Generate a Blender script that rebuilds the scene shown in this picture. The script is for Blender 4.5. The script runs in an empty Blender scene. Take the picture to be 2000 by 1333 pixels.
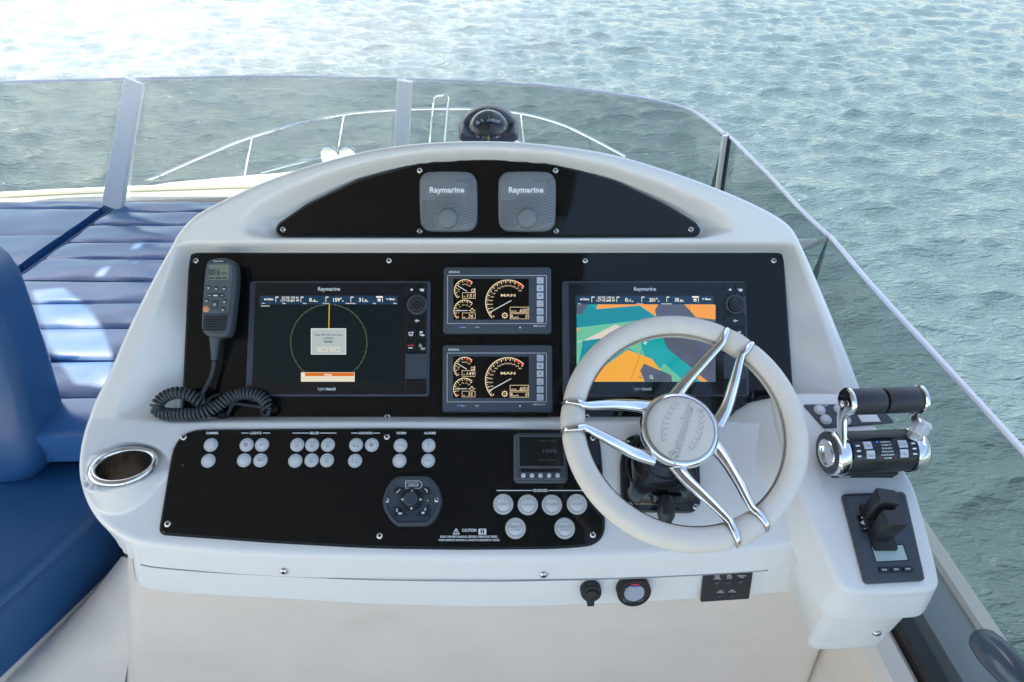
import bpy, bmesh, math, random
import numpy as np
from mathutils import Vector, Matrix

random.seed(7); rng = np.random.default_rng(7)
S = bpy.context.scene
COL = S.collection
R = math.radians

# ------------------------------------------------------------------ camera, sky, sun, exposure
F = 1200.0                      # focal length in photograph pixels (2000 px wide)
PITCH = R(39.0)
CAM = np.array([0.0, 0.0, 1.75])
FWD = np.array([0, math.cos(PITCH), -math.sin(PITCH)])
UP = np.array([0, math.sin(PITCH), math.cos(PITCH)])
XX = np.array([1.0, 0, 0])
cd = bpy.data.cameras.new('camera'); cam = bpy.data.objects.new('camera', cd); COL.objects.link(cam)
cam.location = CAM; cam.rotation_euler = (math.pi/2 - PITCH, 0, 0)
cd.sensor_width = 36; cd.sensor_fit = 'HORIZONTAL'; cd.lens = 36*F/2000
cd.clip_start = 0.02; cd.clip_end = 20000
S.camera = cam
EXPO = 1.93
SUN_AZ, SUN_EL = R(-40), R(58)     # azimuth from +Y, to the left
w_ = bpy.data.worlds.new('World'); S.world = w_; w_.use_nodes = True
nt = w_.node_tree
sky = nt.nodes.new('ShaderNodeTexSky'); sky.sky_type = 'NISHITA'; sky.sun_disc = False
sky.sun_elevation = SUN_EL; sky.sun_rotation = SUN_AZ; sky.air_density = 1.0; sky.dust_density = 1.3; sky.ozone_density = 1.0
nt.links.new(sky.outputs[0], nt.nodes['Background'].inputs[0]); nt.nodes['Background'].inputs[1].default_value = 0.122
sl = bpy.data.lights.new('sun', 'SUN'); sl.energy = 4.8; sl.angle = R(0.55); sl.color = (1, .955, .89)
sun = bpy.data.objects.new('sun', sl); COL.objects.link(sun)
sdir = Vector((math.sin(SUN_AZ)*math.cos(SUN_EL), math.cos(SUN_AZ)*math.cos(SUN_EL), math.sin(SUN_EL)))
sun.rotation_euler = sdir.to_track_quat('Z', 'Y').to_euler(); sun.location = (0, 0, 30)
vs = S.view_settings; vs.view_transform = 'Standard'; vs.look = 'None'; vs.exposure = EXPO; vs.gamma = 1
vs.use_curve_mapping = False
vs.use_white_balance = True; vs.white_balance_temperature = 7150; vs.white_balance_tint = 8   # camera balanced for open shade
S.cycles.max_bounces = 12; S.cycles.transparent_max_bounces = 24
S.cycles.caustics_reflective = False; S.cycles.caustics_refractive = False
S.cycles.sample_clamp_indirect = 6

# ------------------------------------------------------------------ materials
def mat(name, base, rough=.5, metal=0., spec=.5, coat=0., emis=None, var=0., vscale=20., bump=0., bscale=200., dust=0., rvar=0., sheen=0.):
    m = bpy.data.materials.new(name); m.use_nodes = True
    n = m.node_tree; b = n.nodes['Principled BSDF']
    b.inputs['Base Color'].default_value = (*base, 1); b.inputs['Roughness'].default_value = rough
    b.inputs['Metallic'].default_value = metal; b.inputs['Specular IOR Level'].default_value = spec
    b.inputs['Coat Weight'].default_value = coat; b.inputs['Coat Roughness'].default_value = .06
    if sheen: b.inputs['Sheen Weight'].default_value = sheen
    tc = n.nodes.new('ShaderNodeTexCoord')
    geo = n.nodes.new('ShaderNodeNewGeometry')
    col = None
    if emis is not None:
        b.inputs['Emission Color'].default_value = (*emis, 1); b.inputs['Emission Strength'].default_value = 1/2**EXPO
    if var or rvar:
        t = n.nodes.new('ShaderNodeTexNoise'); t.inputs['Scale'].default_value = vscale; t.inputs['Detail'].default_value = 5
        n.links.new(geo.outputs['Position'], t.inputs['Vector'])
        if var:
            mx = n.nodes.new('ShaderNodeMix'); mx.data_type = 'RGBA'
            mx.inputs['A'].default_value = (*[c*(1-var) for c in base], 1); mx.inputs['B'].default_value = (*[min(1, c*(1+var)) for c in base], 1)
            n.links.new(t.outputs['Fac'], mx.inputs['Factor']); col = mx.outputs['Result']
        if rvar:
            mr = n.nodes.new('ShaderNodeMapRange'); mr.inputs['From Min'].default_value = .3; mr.inputs['From Max'].default_value = .7
            mr.inputs['To Min'].default_value = max(.02, rough-rvar); mr.inputs['To Max'].default_value = rough+rvar
            n.links.new(t.outputs['Fac'], mr.inputs['Value']); n.links.new(mr.outputs[0], b.inputs['Roughness'])
    if dust:
        v = n.nodes.new('ShaderNodeTexVoronoi'); v.inputs['Scale'].default_value = 85
        n.links.new(geo.outputs['Position'], v.inputs['Vector'])
        lt = n.nodes.new('ShaderNodeMath'); lt.operation = 'LESS_THAN'; lt.inputs[1].default_value = .062
        n.links.new(v.outputs['Distance'], lt.inputs[0])
        sp = n.nodes.new('ShaderNodeSeparateColor'); n.links.new(v.outputs['Color'], sp.inputs[0])
        gt = n.nodes.new('ShaderNodeMath'); gt.operation = 'GREATER_THAN'; gt.inputs[1].default_value = 1-dust
        n.links.new(sp.outputs[0], gt.inputs[0])
        ml = n.nodes.new('ShaderNodeMath'); ml.operation = 'MULTIPLY'
        n.links.new(lt.outputs[0], ml.inputs[0]); n.links.new(gt.outputs[0], ml.inputs[1])
        mx2 = n.nodes.new('ShaderNodeMix'); mx2.data_type = 'RGBA'
        mx2.inputs['A'].default_value = (*base, 1); mx2.inputs['B'].default_value = (.55, .55, .5, 1)
        if col: n.links.new(col, mx2.inputs['A'])
        n.links.new(ml.outputs[0], mx2.inputs['Factor']); col = mx2.outputs['Result']
    if col: n.links.new(col, b.inputs['Base Color'])
    if bump:
        t2 = n.nodes.new('ShaderNodeTexNoise'); t2.inputs['Scale'].default_value = bscale; t2.inputs['Detail'].default_value = 4
        n.links.new(geo.outputs['Position'], t2.inputs['Vector'])
        bp = n.nodes.new('ShaderNodeBump'); bp.inputs['Strength'].default_value = bump; bp.inputs['Distance'].default_value = .002
        n.links.new(t2.outputs['Fac'], bp.inputs['Height']); n.links.new(bp.outputs[0], b.inputs['Normal'])
    return m

M = {}
M['gel'] = mat('white_gelcoat', (.81, .80, .785), .30, spec=.5, coat=.2, var=.02, vscale=9)
M['cream'] = mat('cream_gelcoat', (.77, .68, .595), .42, var=.07, vscale=7, rvar=.08, bump=.05, bscale=90)
M['postwhite'] = mat('post_white', (.90, .90, .89), .45, var=.015)
M['deckwhite'] = mat('deck_white', (.80, .79, .77), .4, var=.05, vscale=3)
M['creamtrim'] = mat('cream_trim', (.80, .74, .64), .4, var=.04, vscale=9)
M['panel'] = mat('black_acrylic', (.006, .007, .007), .06, spec=.36, dust=.06)
M['panel2'] = mat('black_acrylic_clean', (.006, .007, .007), .05, spec=.36, dust=.015)
M['gasket'] = mat('black_gasket', (.015, .017, .019), .45, var=.1)
M['blackplastic'] = mat('black_plastic', (.016, .018, .022), .38, bump=.06, bscale=900, var=.1)
M['glossblack'] = mat('gloss_black', (.010, .012, .015), .12, var=.05)
M['greyplastic'] = mat('grey_plastic', (.045, .058, .078), .42, bump=.08, bscale=1200, var=.08)
M['slate'] = mat('slate_plastic', (.052, .066, .084), .5, bump=.1, bscale=900, var=.1)
M['cover'] = mat('suncover_grey', (.19, .215, .235), .48, bump=.05, bscale=900, var=.04, vscale=40)
M['coverridge'] = mat('suncover_ridge', (.085, .10, .115), .5, var=.05)
M['chrome'] = mat('chrome', (.82, .82, .82), .07, metal=1, var=.02, rvar=.02, vscale=60)
M['steel'] = mat('brushed_steel', (.62, .61, .59), .24, metal=1, var=.08, vscale=70, rvar=.08)
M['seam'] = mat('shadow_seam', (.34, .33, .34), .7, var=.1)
M['screwdark'] = mat('screw_socket', (.02, .02, .02), .6, var=.1)
M['leather'] = mat('cream_leather', (.80, .73, .645), .5, bump=.25, bscale=700, var=.05, vscale=30)
M['leather2'] = mat('cream_leather_pad', (.76, .69, .61), .55, bump=.2, bscale=700, var=.05, vscale=30)
M['emboss'] = mat('cream_leather_emboss', (.62, .57, .51), .5, var=.04)
M['thread'] = mat('brown_thread', (.12, .085, .06), .8, var=.2, vscale=200)
M['button'] = mat('pale_button', (.58, .60, .615), .45, var=.03, vscale=80)
M['buttoncap'] = mat('pale_button_cap', (.66, .675, .69), .38, var=.03, vscale=80)
M['biglens'] = mat('clear_button_ring', (.55, .55, .55), .2, coat=.5, var=.04, vscale=80)
M['legend'] = mat('grey_legend', (.33, .35, .38), .6, var=.05)
M['white'] = mat('white_print', (.82, .83, .84), .55, var=.02)
M['red'] = mat('red_print', (.6, .02, .03), .5, var=.02)
M['bluep'] = mat('blue_print', (.02, .06, .35), .5, var=.02)
M['vinyl'] = mat('blue_vinyl_skysheen', (.024, .120, .330), .32, spec=.6, coat=.75, var=.12, vscale=9, bump=.10, bscale=420, rvar=.06)  # same vinyl as the seat; sky sheen put into paler colour and coat
M['vinyl'].node_tree.nodes['Principled BSDF'].inputs['Coat Roughness'].default_value = .28
M['vinyl'].node_tree.nodes['Principled BSDF'].inputs['Coat IOR'].default_value = 1.65
M['vinylseat'] = mat('blue_seat_vinyl', (.016, .092, .245), .36, spec=.5, coat=.15, var=.12, vscale=9, bump=.10, bscale=420)
M['sole'] = mat('cream_nonskid', (.64, .58, .50), .6, var=.06, vscale=14)
M['coaming'] = mat('coaming_reflect_tone', (.26, .30, .30), .45, var=.08, vscale=30)  # reflection in the side pane put into the coaming's colour
M['vinylseam'] = mat('blue_vinyl_piping', (.02, .07, .2), .4, var=.1)
M['rubber'] = mat('grey_rubber_cord', (.045, .055, .065), .5, var=.12, vscale=60)
M['handset'] = mat('handset_grey', (.055, .068, .082), .48, bump=.08, bscale=1000, var=.08)
M['handsetface'] = mat('handset_face', (.10, .12, .14), .5, bump=.05, bscale=1000, var=.06)
M['lcd'] = mat('lcd_olive', (.22, .25, .20), .25, var=.04)
M['lcdink'] = mat('lcd_ink', (.015, .018, .015), .5, var=.02)
M['lcdpale'] = mat('lcd_pale', (.40, .50, .49), .18, var=.03)
M['orange'] = mat('orange_key', (.72, .30, .16), .5, var=.03)
M['rubberfoot'] = mat('black_rubber', (.012, .013, .015), .55, var=.1)
M['darkstrip'] = mat('dark_strip', (.02, .02, .02), .4, var=.15)
M['railgrey'] = mat('rail_slate', (.05, .08, .115), .22, coat=.3, var=.08)
M['hardtop'] = mat('hardtop_canvas', (.22, .22, .22), .8, var=.04, vscale=3)
M['keyface'] = mat('key_silver', (.60, .64, .69), .35, var=.04, vscale=90)
M['darkcup'] = mat('cup_steel', (.55, .50, .44), .28, metal=1, var=.2, vscale=30, rvar=.1)
M['cardblack'] = mat('compass_card', (.012, .014, .018), .5, var=.05)
M['yellow'] = mat('yellow_mark', (.75, .55, .08), .5, var=.03)
M['gripblack'] = mat('grip_rubber', (.022, .023, .028), .5, bump=.1, bscale=1500, var=.1)
M['detector'] = mat('detector_face', (.42, .47, .55), .35, var=.03)
def em(name, c, k=1.0): M[name] = mat(name, tuple(x*.05 for x in c), .12, emis=tuple(x*k for x in c))
def srgb(r, g, b):
    f = lambda c: ((c/255+.055)/1.055)**2.4 if c > 10 else c/255/12.92
    return (f(r), f(g), f(b))
em('s_dark', srgb(4, 22, 30)); em('s_bar', srgb(20, 56, 88)); em('s_white', srgb(245, 246, 240)); em('s_yellow', srgb(235, 190, 50))
em('s_dots', srgb(150, 175, 140)); em('s_dialog', srgb(170, 185, 195)); em('s_frame', srgb(225, 232, 236)); em('s_btn', srgb(196, 200, 198))
em('s_text', srgb(60, 66, 72)); em('s_orange', srgb(214, 106, 30)); em('s_beige', srgb(222, 216, 204)); em('s_black', srgb(6, 6, 9))
em('s_ivory', srgb(228, 208, 178)); em('s_red', srgb(205, 25, 35)); em('s_needle', srgb(200, 208, 216))
em('c_teal', srgb(0, 160, 170)); em('c_teal2', srgb(0, 138, 158)); em('c_green', srgb(100, 188, 160)); em('c_amber', srgb(236, 168, 52)); em('c_orange', srgb(240, 160, 76))
em('c_slate', srgb(84, 94, 118)); em('c_grey', srgb(210, 205, 200)); em('c_line', srgb(60, 90, 165)); em('c_dark', srgb(50, 55, 65))
em('led_blue', (.02, .15, 1.0), 1.2); em('led_red', (.7, .03, .03), .5)

def glass_mat(name, tint, refl_rough=.01, ior=1.45, veil=0.0):
    m = bpy.data.materials.new(name); m.use_nodes = True; n = m.node_tree
    for x in list(n.nodes): n.nodes.remove(x)
    out = n.nodes.new('ShaderNodeOutputMaterial'); tr = n.nodes.new('ShaderNodeBsdfTransparent'); tr.inputs[0].default_value = (*tint, 1)
    gl = n.nodes.new('ShaderNodeBsdfGlossy'); gl.inputs['Roughness'].default_value = refl_rough
    fr = n.nodes.new('ShaderNodeFresnel'); fr.inputs[0].default_value = ior
    mx = n.nodes.new('ShaderNodeMixShader'); ge0 = n.nodes.new('ShaderNodeNewGeometry'); inv = n.nodes.new('ShaderNodeMath'); inv.operation = 'SUBTRACT'; inv.inputs[0].default_value = 1; n.links.new(ge0.outputs['Backfacing'], inv.inputs[1])
    fm = n.nodes.new('ShaderNodeMath'); fm.operation = 'MULTIPLY'; n.links.new(fr.outputs[0], fm.inputs[0]); n.links.new(inv.outputs[0], fm.inputs[1])   # reflect on the face that is struck, not again inside the pane
    n.links.new(fm.outputs[0], mx.inputs[0]); n.links.new(tr.outputs[0], mx.inputs[1]); n.links.new(gl.outputs[0], mx.inputs[2])
    res = mx.outputs[0]
    if veil:      # milky veil on the pane: a thin uneven diffuse coat
        df = n.nodes.new('ShaderNodeBsdfDiffuse'); df.inputs[0].default_value = (.75, .77, .76, 1)
        tl = n.nodes.new('ShaderNodeBsdfTranslucent'); tl.inputs[0].default_value = (.75, .77, .76, 1)
        ad = n.nodes.new('ShaderNodeMixShader'); ad.inputs[0].default_value = .5
        n.links.new(df.outputs[0], ad.inputs[1]); n.links.new(tl.outputs[0], ad.inputs[2])
        ge = n.nodes.new('ShaderNodeNewGeometry'); no = n.nodes.new('ShaderNodeTexNoise'); no.inputs['Scale'].default_value = 3.5; no.inputs['Detail'].default_value = 6
        n.links.new(ge.outputs['Position'], no.inputs['Vector'])
        mr = n.nodes.new('ShaderNodeMapRange'); mr.inputs['From Min'].default_value = .3; mr.inputs['From Max'].default_value = .7
        mr.inputs['To Min'].default_value = veil*.6; mr.inputs['To Max'].default_value = veil*1.4
        n.links.new(no.outputs['Fac'], mr.inputs['Value'])
        m2 = n.nodes.new('ShaderNodeMixShader'); n.links.new(mr.outputs[0], m2.inputs[0]); n.links.new(res, m2.inputs[1]); n.links.new(ad.outputs[0], m2.inputs[2]); res = m2.outputs[0]
    n.links.new(res, out.inputs[0]); return m
M['glass'] = glass_mat('tinted_glass', (.70, .735, .73), veil=.055)
M['patch_pane'] = glass_mat('tinted_patch_pane', (.62, .64, .66))
M['dome'] = glass_mat('clear_dome', (.93, .95, .97))
M['lens'] = glass_mat('clear_lens', (.85, .88, .9))

def water_mat():
    m = bpy.data.materials.new('sea_water'); m.use_nodes = True; n = m.node_tree; b = n.nodes['Principled BSDF']
    b.inputs['Roughness'].default_value = .06; b.inputs['IOR'].default_value = 1.333; b.inputs['Specular IOR Level'].default_value = .5
    ge = n.nodes.new('ShaderNodeNewGeometry')
    no = n.nodes.new('ShaderNodeTexNoise'); no.inputs['Scale'].default_value = .35; no.inputs['Detail'].default_value = 4
    n.links.new(ge.outputs['Position'], no.inputs['Vector'])
    mx = n.nodes.new('ShaderNodeMix'); mx.data_type = 'RGBA'; mx.inputs['A'].default_value = (.034, .062, .074, 1); mx.inputs['B'].default_value = (.056, .088, .100, 1)
    n.links.new(no.outputs['Fac'], mx.inputs['Factor']); n.links.new(mx.outputs['Result'], b.inputs['Base Color'])
    mp = n.nodes.new('ShaderNodeMapping'); mp.inputs['Scale'].default_value = (.8, 2.1, 1); n.links.new(ge.outputs['Position'], mp.inputs['Vector'])
    prev = None
    for sc, st, di in ((4.0, .9, .085), (11, .85, .034), (30, .6, .010)):
        t = n.nodes.new('ShaderNodeTexNoise'); t.inputs['Scale'].default_value = sc; t.inputs['Detail'].default_value = 3; t.inputs['Distortion'].default_value = .6
        n.links.new(mp.outputs[0], t.inputs['Vector'])
        bp = n.nodes.new('ShaderNodeBump'); bp.inputs['Strength'].default_value = st; bp.inputs['Distance'].default_value = di
        n.links.new(t.outputs['Fac'], bp.inputs['Height'])
        if prev: n.links.new(prev, bp.inputs['Normal'])
        prev = bp.outputs[0]
    n.links.new(prev, b.inputs['Normal']); return m
M['water'] = water_mat()
def add_stains(m, tint, scale, lo, hi, amount):
    n = m.node_tree; b = n.nodes['Principled BSDF']; src = b.inputs['Base Color'].links[0].from_socket
    ge = n.nodes.new('ShaderNodeNewGeometry'); mp = n.nodes.new('ShaderNodeMapping'); mp.inputs['Scale'].default_value = (1, 1, 1.8); n.links.new(ge.outputs['Position'], mp.inputs['Vector'])
    t = n.nodes.new('ShaderNodeTexNoise'); t.inputs['Scale'].default_value = scale; t.inputs['Detail'].default_value = 7; t.inputs['Roughness'].default_value = .62; n.links.new(mp.outputs[0], t.inputs['Vector'])
    mr = n.nodes.new('ShaderNodeMapRange'); mr.inputs['From Min'].default_value = lo; mr.inputs['From Max'].default_value = hi; mr.inputs['To Max'].default_value = amount; n.links.new(t.outputs['Fac'], mr.inputs['Value'])
    mx = n.nodes.new('ShaderNodeMix'); mx.data_type = 'RGBA'; mx.inputs['B'].default_value = (*tint, 1); n.links.new(src, mx.inputs['A']); n.links.new(mr.outputs[0], mx.inputs['Factor']); n.links.new(mx.outputs['Result'], b.inputs['Base Color'])
add_stains(M['cream'], (.50, .37, .26), 4.5, .52, .80, .2)
add_stains(M['gel'], (.62, .60, .57), 11, .58, .85, .35)
add_stains(M['leather'], (.60, .50, .40), 9, .55, .85, .4)

# ------------------------------------------------------------------ geometry helpers
def nrm(a): a = np.asarray(a, float); return a/np.linalg.norm(a)
def ray(px, py): return XX*(px-1000)/F + FWD - UP*(py-666.5)/F
class Frame:
    def __init__(s, o, ex, ey):
        s.o = np.asarray(o, float); s.ex = nrm(ex); ey = np.asarray(ey, float); s.ey = nrm(ey - s.ex*(ey@s.ex)); s.en = np.cross(s.ex, s.ey)
    def pt(s, u, v, w=0.): return s.o + s.ex*u + s.ey*v + s.en*w
    def pts(s, a):
        a = np.asarray(a, float); return s.o + a[:, :1]*s.ex + a[:, 1:2]*s.ey + a[:, 2:3]*s.en
    def hit(s, px, py, w=0.):
        d = ray(px, py); t = ((s.o + s.en*w - CAM)@s.en)/(d@s.en); q = CAM + d*t - s.o
        return (q@s.ex, q@s.ey)
    def px(s, px, py, w=0.):
        u, v = s.hit(px, py, w); return s.pt(u, v, w)
    def mat4(s, u=0, v=0, w=0, off=(0, 0, 0)):
        p = s.pt(u, v, w) - np.asarray(off)
        return Matrix(((s.ex[0], s.ey[0], s.en[0], p[0]), (s.ex[1], s.ey[1], s.en[1], p[1]), (s.ex[2], s.ey[2], s.en[2], p[2]), (0, 0, 0, 1)))
def slope_frame(o, deg): return Frame(o, (1, 0, 0), (0, math.cos(R(deg)), math.sin(R(deg))))
def on_z(px, py, z):
    d = ray(px, py); return CAM + d*(z-CAM[2])/d[2]
def on_y(px, py, y):
    d = ray(px, py); return CAM + d*(y-CAM[1])/d[1]

class Thing:
    def __init__(s, name, label, cat, loc, group=None, kind=None):
        s.loc = np.asarray(loc, float)
        o = bpy.data.objects.new(name, None); COL.objects.link(o); o.location = s.loc; o.empty_display_size = .05
        if label: o['label'] = label
        if cat: o['category'] = cat
        if group: o['group'] = group
        if kind: o['kind'] = kind
        s.o = o
ROOT0 = None
def link_mesh(name, me, root, parent=None, mtx=None, label=None):
    o = bpy.data.objects.new(name, me); COL.objects.link(o)
    o.parent = parent if parent is not None else (root.o if root else None)
    if mtx is not None: o.matrix_local = mtx
    if label: o['label'] = label
    return o
class MB:
    def __init__(s): s.v = []; s.f = []
    def add(s, vs, fs):
        k = len(s.v); s.v.extend([tuple(map(float, p)) for p in vs]); s.f.extend([tuple(k+i for i in f) for f in fs])
    def rings(s, rings, closed=True, cap0=True, cap1=True):
        n = len(rings[0]); vs = [p for r in rings for p in r]; fs = []
        for i in range(len(rings)-1):
            for j in range(n if closed else n-1):
                a, b = i*n+j, i*n+(j+1) % n; fs.append((a, b, b+n, a+n))
        if cap0: fs.append(tuple(range(n-1, -1, -1)))
        if cap1: fs.append(tuple((len(rings)-1)*n+j for j in range(n)))
        s.add(vs, fs)
    def prism(s, fr, poly, w0, w1, b=0., nb=1, cap0=True):
        """poly CCW in (u,v); extruded w0..w1 along the normal, top edge rounded by b"""
        poly = np.asarray(poly, float); rs = [np.c_[poly, np.full(len(poly), w0)]]
        if b > 0:
            for i in range(nb+1):
                a = math.pi/2*i/nb if nb > 1 else (0 if i == 0 else math.pi/2)
                q = offset_poly(poly, -b*(1-math.cos(a))); rs.append(np.c_[q, np.full(len(q), w1-b+b*math.sin(a))])
        else: rs.append(np.c_[poly, np.full(len(poly), w1)])
        s.rings([fr.pts(r) for r in rs], cap0=cap0)
    def tube(s, path, r, n=10, caps=True, flat=None):
        path = np.asarray(path, float); m = len(path); rr = np.full(m, r) if np.isscalar(r) else np.asarray(r)
        tg = np.gradient(path, axis=0); tg /= np.linalg.norm(tg, axis=1)[:, None]+1e-12
        ref = np.array([0, 0, 1.]) if abs(tg[0][2]) < .9 else np.array([1., 0, 0])
        a = nrm(np.cross(tg[0], ref)); rings = []
        for i in range(m):
            a = nrm(a - tg[i]*(a@tg[i])); b = np.cross(tg[i], a)
            t = np.arange(n)*2*math.pi/n; rings.append(path[i] + rr[i]*(np.outer(np.cos(t), a) + np.outer(np.sin(t), b)))
        s.rings(rings, cap0=caps, cap1=caps)
    def lathe(s, fr, u, v, prof, n=32, caps=True, asp=1.):
        t = np.arange(n)*2*math.pi/n
        s.rings([fr.pts(np.c_[u+r*np.cos(t), v+asp*r*np.sin(t), np.full(n, w)]) for r, w in prof], cap0=caps, cap1=caps)
    def box(s, fr, u0, u1, v0, v1, w0, w1, b=0.):
        s.prism(fr, [(u0, v0), (u1, v0), (u1, v1), (u0, v1)], w0, w1, b)
    def mesh(s, name, m, smooth=30, root=None, localize=True):
        me = bpy.data.meshes.new(name); v = np.asarray(s.v)
        if root is not None and localize: v = v - root.loc
        me.from_pydata(v.tolist(), [], s.f); me.materials.append(M[m] if isinstance(m, str) else m)
        if smooth:
            me.polygons.foreach_set('use_smooth', [True]*len(me.polygons)); me.set_sharp_from_angle(angle=R(smooth))
        me.update(); return me
    def build(s, name, m, root, parent=None, smooth=35, label=None):
        return link_mesh(name, s.mesh(name, m, smooth, root), root, parent, label=label)
def offset_poly(p, d):
    p = np.asarray(p, float); n = len(p); a = np.roll(p, 1, 0); b = np.roll(p, -1, 0)
    def en(q, r):
        t = r-q; t = t/(np.linalg.norm(t, axis=1)[:, None]+1e-12); return np.c_[t[:, 1], -t[:, 0]]
    n1, n2 = en(a, p), en(p, b); m = n1+n2; m /= np.linalg.norm(m, axis=1)[:, None]+1e-12
    k = np.clip((m*n1).sum(1), .35, 1); return p + m*(d/k)[:, None]
def rrect(u0, v0, u1, v1, r, n=5):
    o = []
    for cx, cy, a0 in ((u1-r, v0+r, -90), (u1-r, v1-r, 0), (u0+r, v1-r, 90), (u0+r, v0+r, 180)):
        for i in range(n+1):
            a = R(a0+90*i/n); o.append((cx+r*math.cos(a), cy+r*math.sin(a)))
    return o
def rpoly(pts, r, n=5):
    """round the corners of a polygon"""
    pts = np.asarray(pts, float); o = []; N = len(pts)
    rr = [r]*N if np.isscalar(r) else r
    for i in range(N):
        p, a, b = pts[i], pts[i-1], pts[(i+1) % N]; da, db = nrm(a-p), nrm(b-p)
        k = min(rr[i], .48*np.linalg.norm(a-p), .48*np.linalg.norm(b-p))
        if k < 1e-6: o.append(tuple(p)); continue
        q0, q1 = p+da*k, p+db*k
        for j in range(n+1):
            t = j/n; o.append(tuple((1-t)**2*q0 + 2*t*(1-t)*p + t*t*q1))
    return o
def spline(pts, n=8, closed=False):
    P = np.asarray(pts, float); N = len(P); out = []
    for i in range(N if closed else N-1):
        if closed: p0, p1, p2, p3 = P[i-1], P[i], P[(i+1) % N], P[(i+2) % N]
        else: p0, p1, p2, p3 = P[max(i-1, 0)], P[i], P[i+1], P[min(i+2, N-1)]
        for j in range(n):
            t = j/n; out.append(.5*((2*p1) + (p2-p0)*t + (2*p0-5*p1+4*p2-p3)*t*t + (3*p1-p0-3*p2+p3)*t**3))
    if not closed: out.append(P[-1])
    return np.asarray(out)
def ccw(p):
    p = np.asarray(p, float); a = (p[:, 0]*np.roll(p[:, 1], -1) - np.roll(p[:, 0], -1)*p[:, 1]).sum()
    return p if a > 0 else p[::-1]

# ---- flat print: shapes drawn on a plane
_tc = {}
PRINT = {'lettering', 'chart_contour', 'chart_line', 'red_zone', 'key_symbols', 'header_text', 'range_ring', 'gauge_scale', 'key_legend', 'wave_ridges', 'arrows', 'face_print', 'cursor', 'screen_text', 'screen_digits', 'dialog_text', 'needle', 'dialog_button', 'warning_text', 'warning_note'}
def text_geom(t, bold=0., shear=0., ext=0.):
    k = (t, bold, shear, ext)
    if k in _tc: return _tc[k]
    c = bpy.data.curves.new('lettering_source', 'FONT'); c.body = t; c.size = 1; c.offset = bold; c.shear = shear; c.extrude = ext; c.resolution_u = 3
    c.space_character = 1.0 + bold*1.5
    o = bpy.data.objects.new('lettering_source', c); me = o.to_mesh()
    v = np.zeros(len(me.vertices)*3); me.vertices.foreach_get('co', v); v = v.reshape(-1, 3)
    f = [tuple(p.vertices) for p in me.polygons]; o.to_mesh_clear(); bpy.data.objects.remove(o); bpy.data.curves.remove(c)
    _tc[k] = (v, f); return _tc[k]
class Ink:
    def __init__(s, fr, w, T=None):
        s.fr = fr; s.w = w; s.mb = MB(); s.T = T or (lambda x, y: (x, y))
    def put(s, pts, fs, zs=None):
        o = []
        for i, (x, y) in enumerate(pts):
            x, y = s.T(x, y); w = s.w + (zs[i] if zs is not None else 0); u, v = s.fr.hit(x, y, s.w); o.append(s.fr.pt(u, v, w))
        s.mb.add(o, fs)
    def poly(s, pts):
        p = [tuple(q) for q in pts]
        a = sum(p[i][0]*p[(i+1) % len(p)][1]-p[(i+1) % len(p)][0]*p[i][1] for i in range(len(p)))
        if a > 0: p = p[::-1]      # y points down in the photograph
        s.put(p, [tuple(range(len(p)))]); return s
    def rect(s, x0, y0, x1, y1): return s.poly([(x0, y0), (x0, y1), (x1, y1), (x1, y0)])
    def line(s, x0, y0, x1, y1, wd):
        d = np.array([x1-x0, y1-y0], float); L = np.linalg.norm(d); nx, ny = -d[1]/L*wd/2, d[0]/L*wd/2
        return s.poly([(x0+nx, y0+ny), (x1+nx, y1+ny), (x1-nx, y1-ny), (x0-nx, y0-ny)])
    def path(s, pts, wd):
        for a, b in zip(pts[:-1], pts[1:]): s.line(*a, *b, wd)
        return s
    def frame(s, x0, y0, x1, y1, wd):
        s.rect(x0, y0, x1, y0+wd); s.rect(x0, y1-wd, x1, y1); s.rect(x0, y0+wd, x0+wd, y1-wd); return s.rect(x1-wd, y0+wd, x1, y1-wd)
    def arc(s, cx, cy, r, a0, a1, wd, n=24, ry=None):
        """angles clockwise from 12 o'clock as seen in the photograph"""
        ry = ry or r
        for i in range(n):
            q = []
            for a, k in ((i, 1), (i+1, 1), (i+1, -1), (i, -1)):
                t = R(a0+(a1-a0)*a/n); q.append((cx+(r+k*wd/2)*math.sin(t), cy-(ry+k*wd/2)*math.cos(t)))
            s.poly(q)
        return s
    def disc(s, cx, cy, r, n=16, ry=None):
        ry = ry or r
        return s.poly([(cx+r*math.cos(2*math.pi*i/n), cy+ry*math.sin(2*math.pi*i/n)) for i in range(n)])
    def text(s, t, x, y, cap, width=None, al='c', rot=0., bold=.01, shear=0., ext=0., zscale=0.):
        v, f = text_geom(t, bold, shear, ext)
        if not len(v): return s
        sc = cap/.70; x0, x1 = v[:, 0].min(), v[:, 0].max(); wx = (x1-x0)*sc; sx = sc*(width/wx if width else 1)
        px = (v[:, 0]-(x0+x1)/2)*sx; py = -(v[:, 1]-.35)*sc
        tw = (x1-x0)*sx
        if al == 'l': px += tw/2
        if al == 'r': px -= tw/2
        c, n_ = math.cos(R(rot)), math.sin(R(rot))
        qx, qy = x + px*c + py*n_, y - px*n_ + py*c
        s.put(list(zip(qx, qy)), f, (v[:, 2]-v[:, 2].min())*zscale if ext else None); return s
    def build(s, name, m, root, parent=None):
        if not s.mb.v: return None
        o = s.mb.build(name, m, root, parent, smooth=0)
        if name in PRINT: o['kind'] = 'stuff'
        return o

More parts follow.
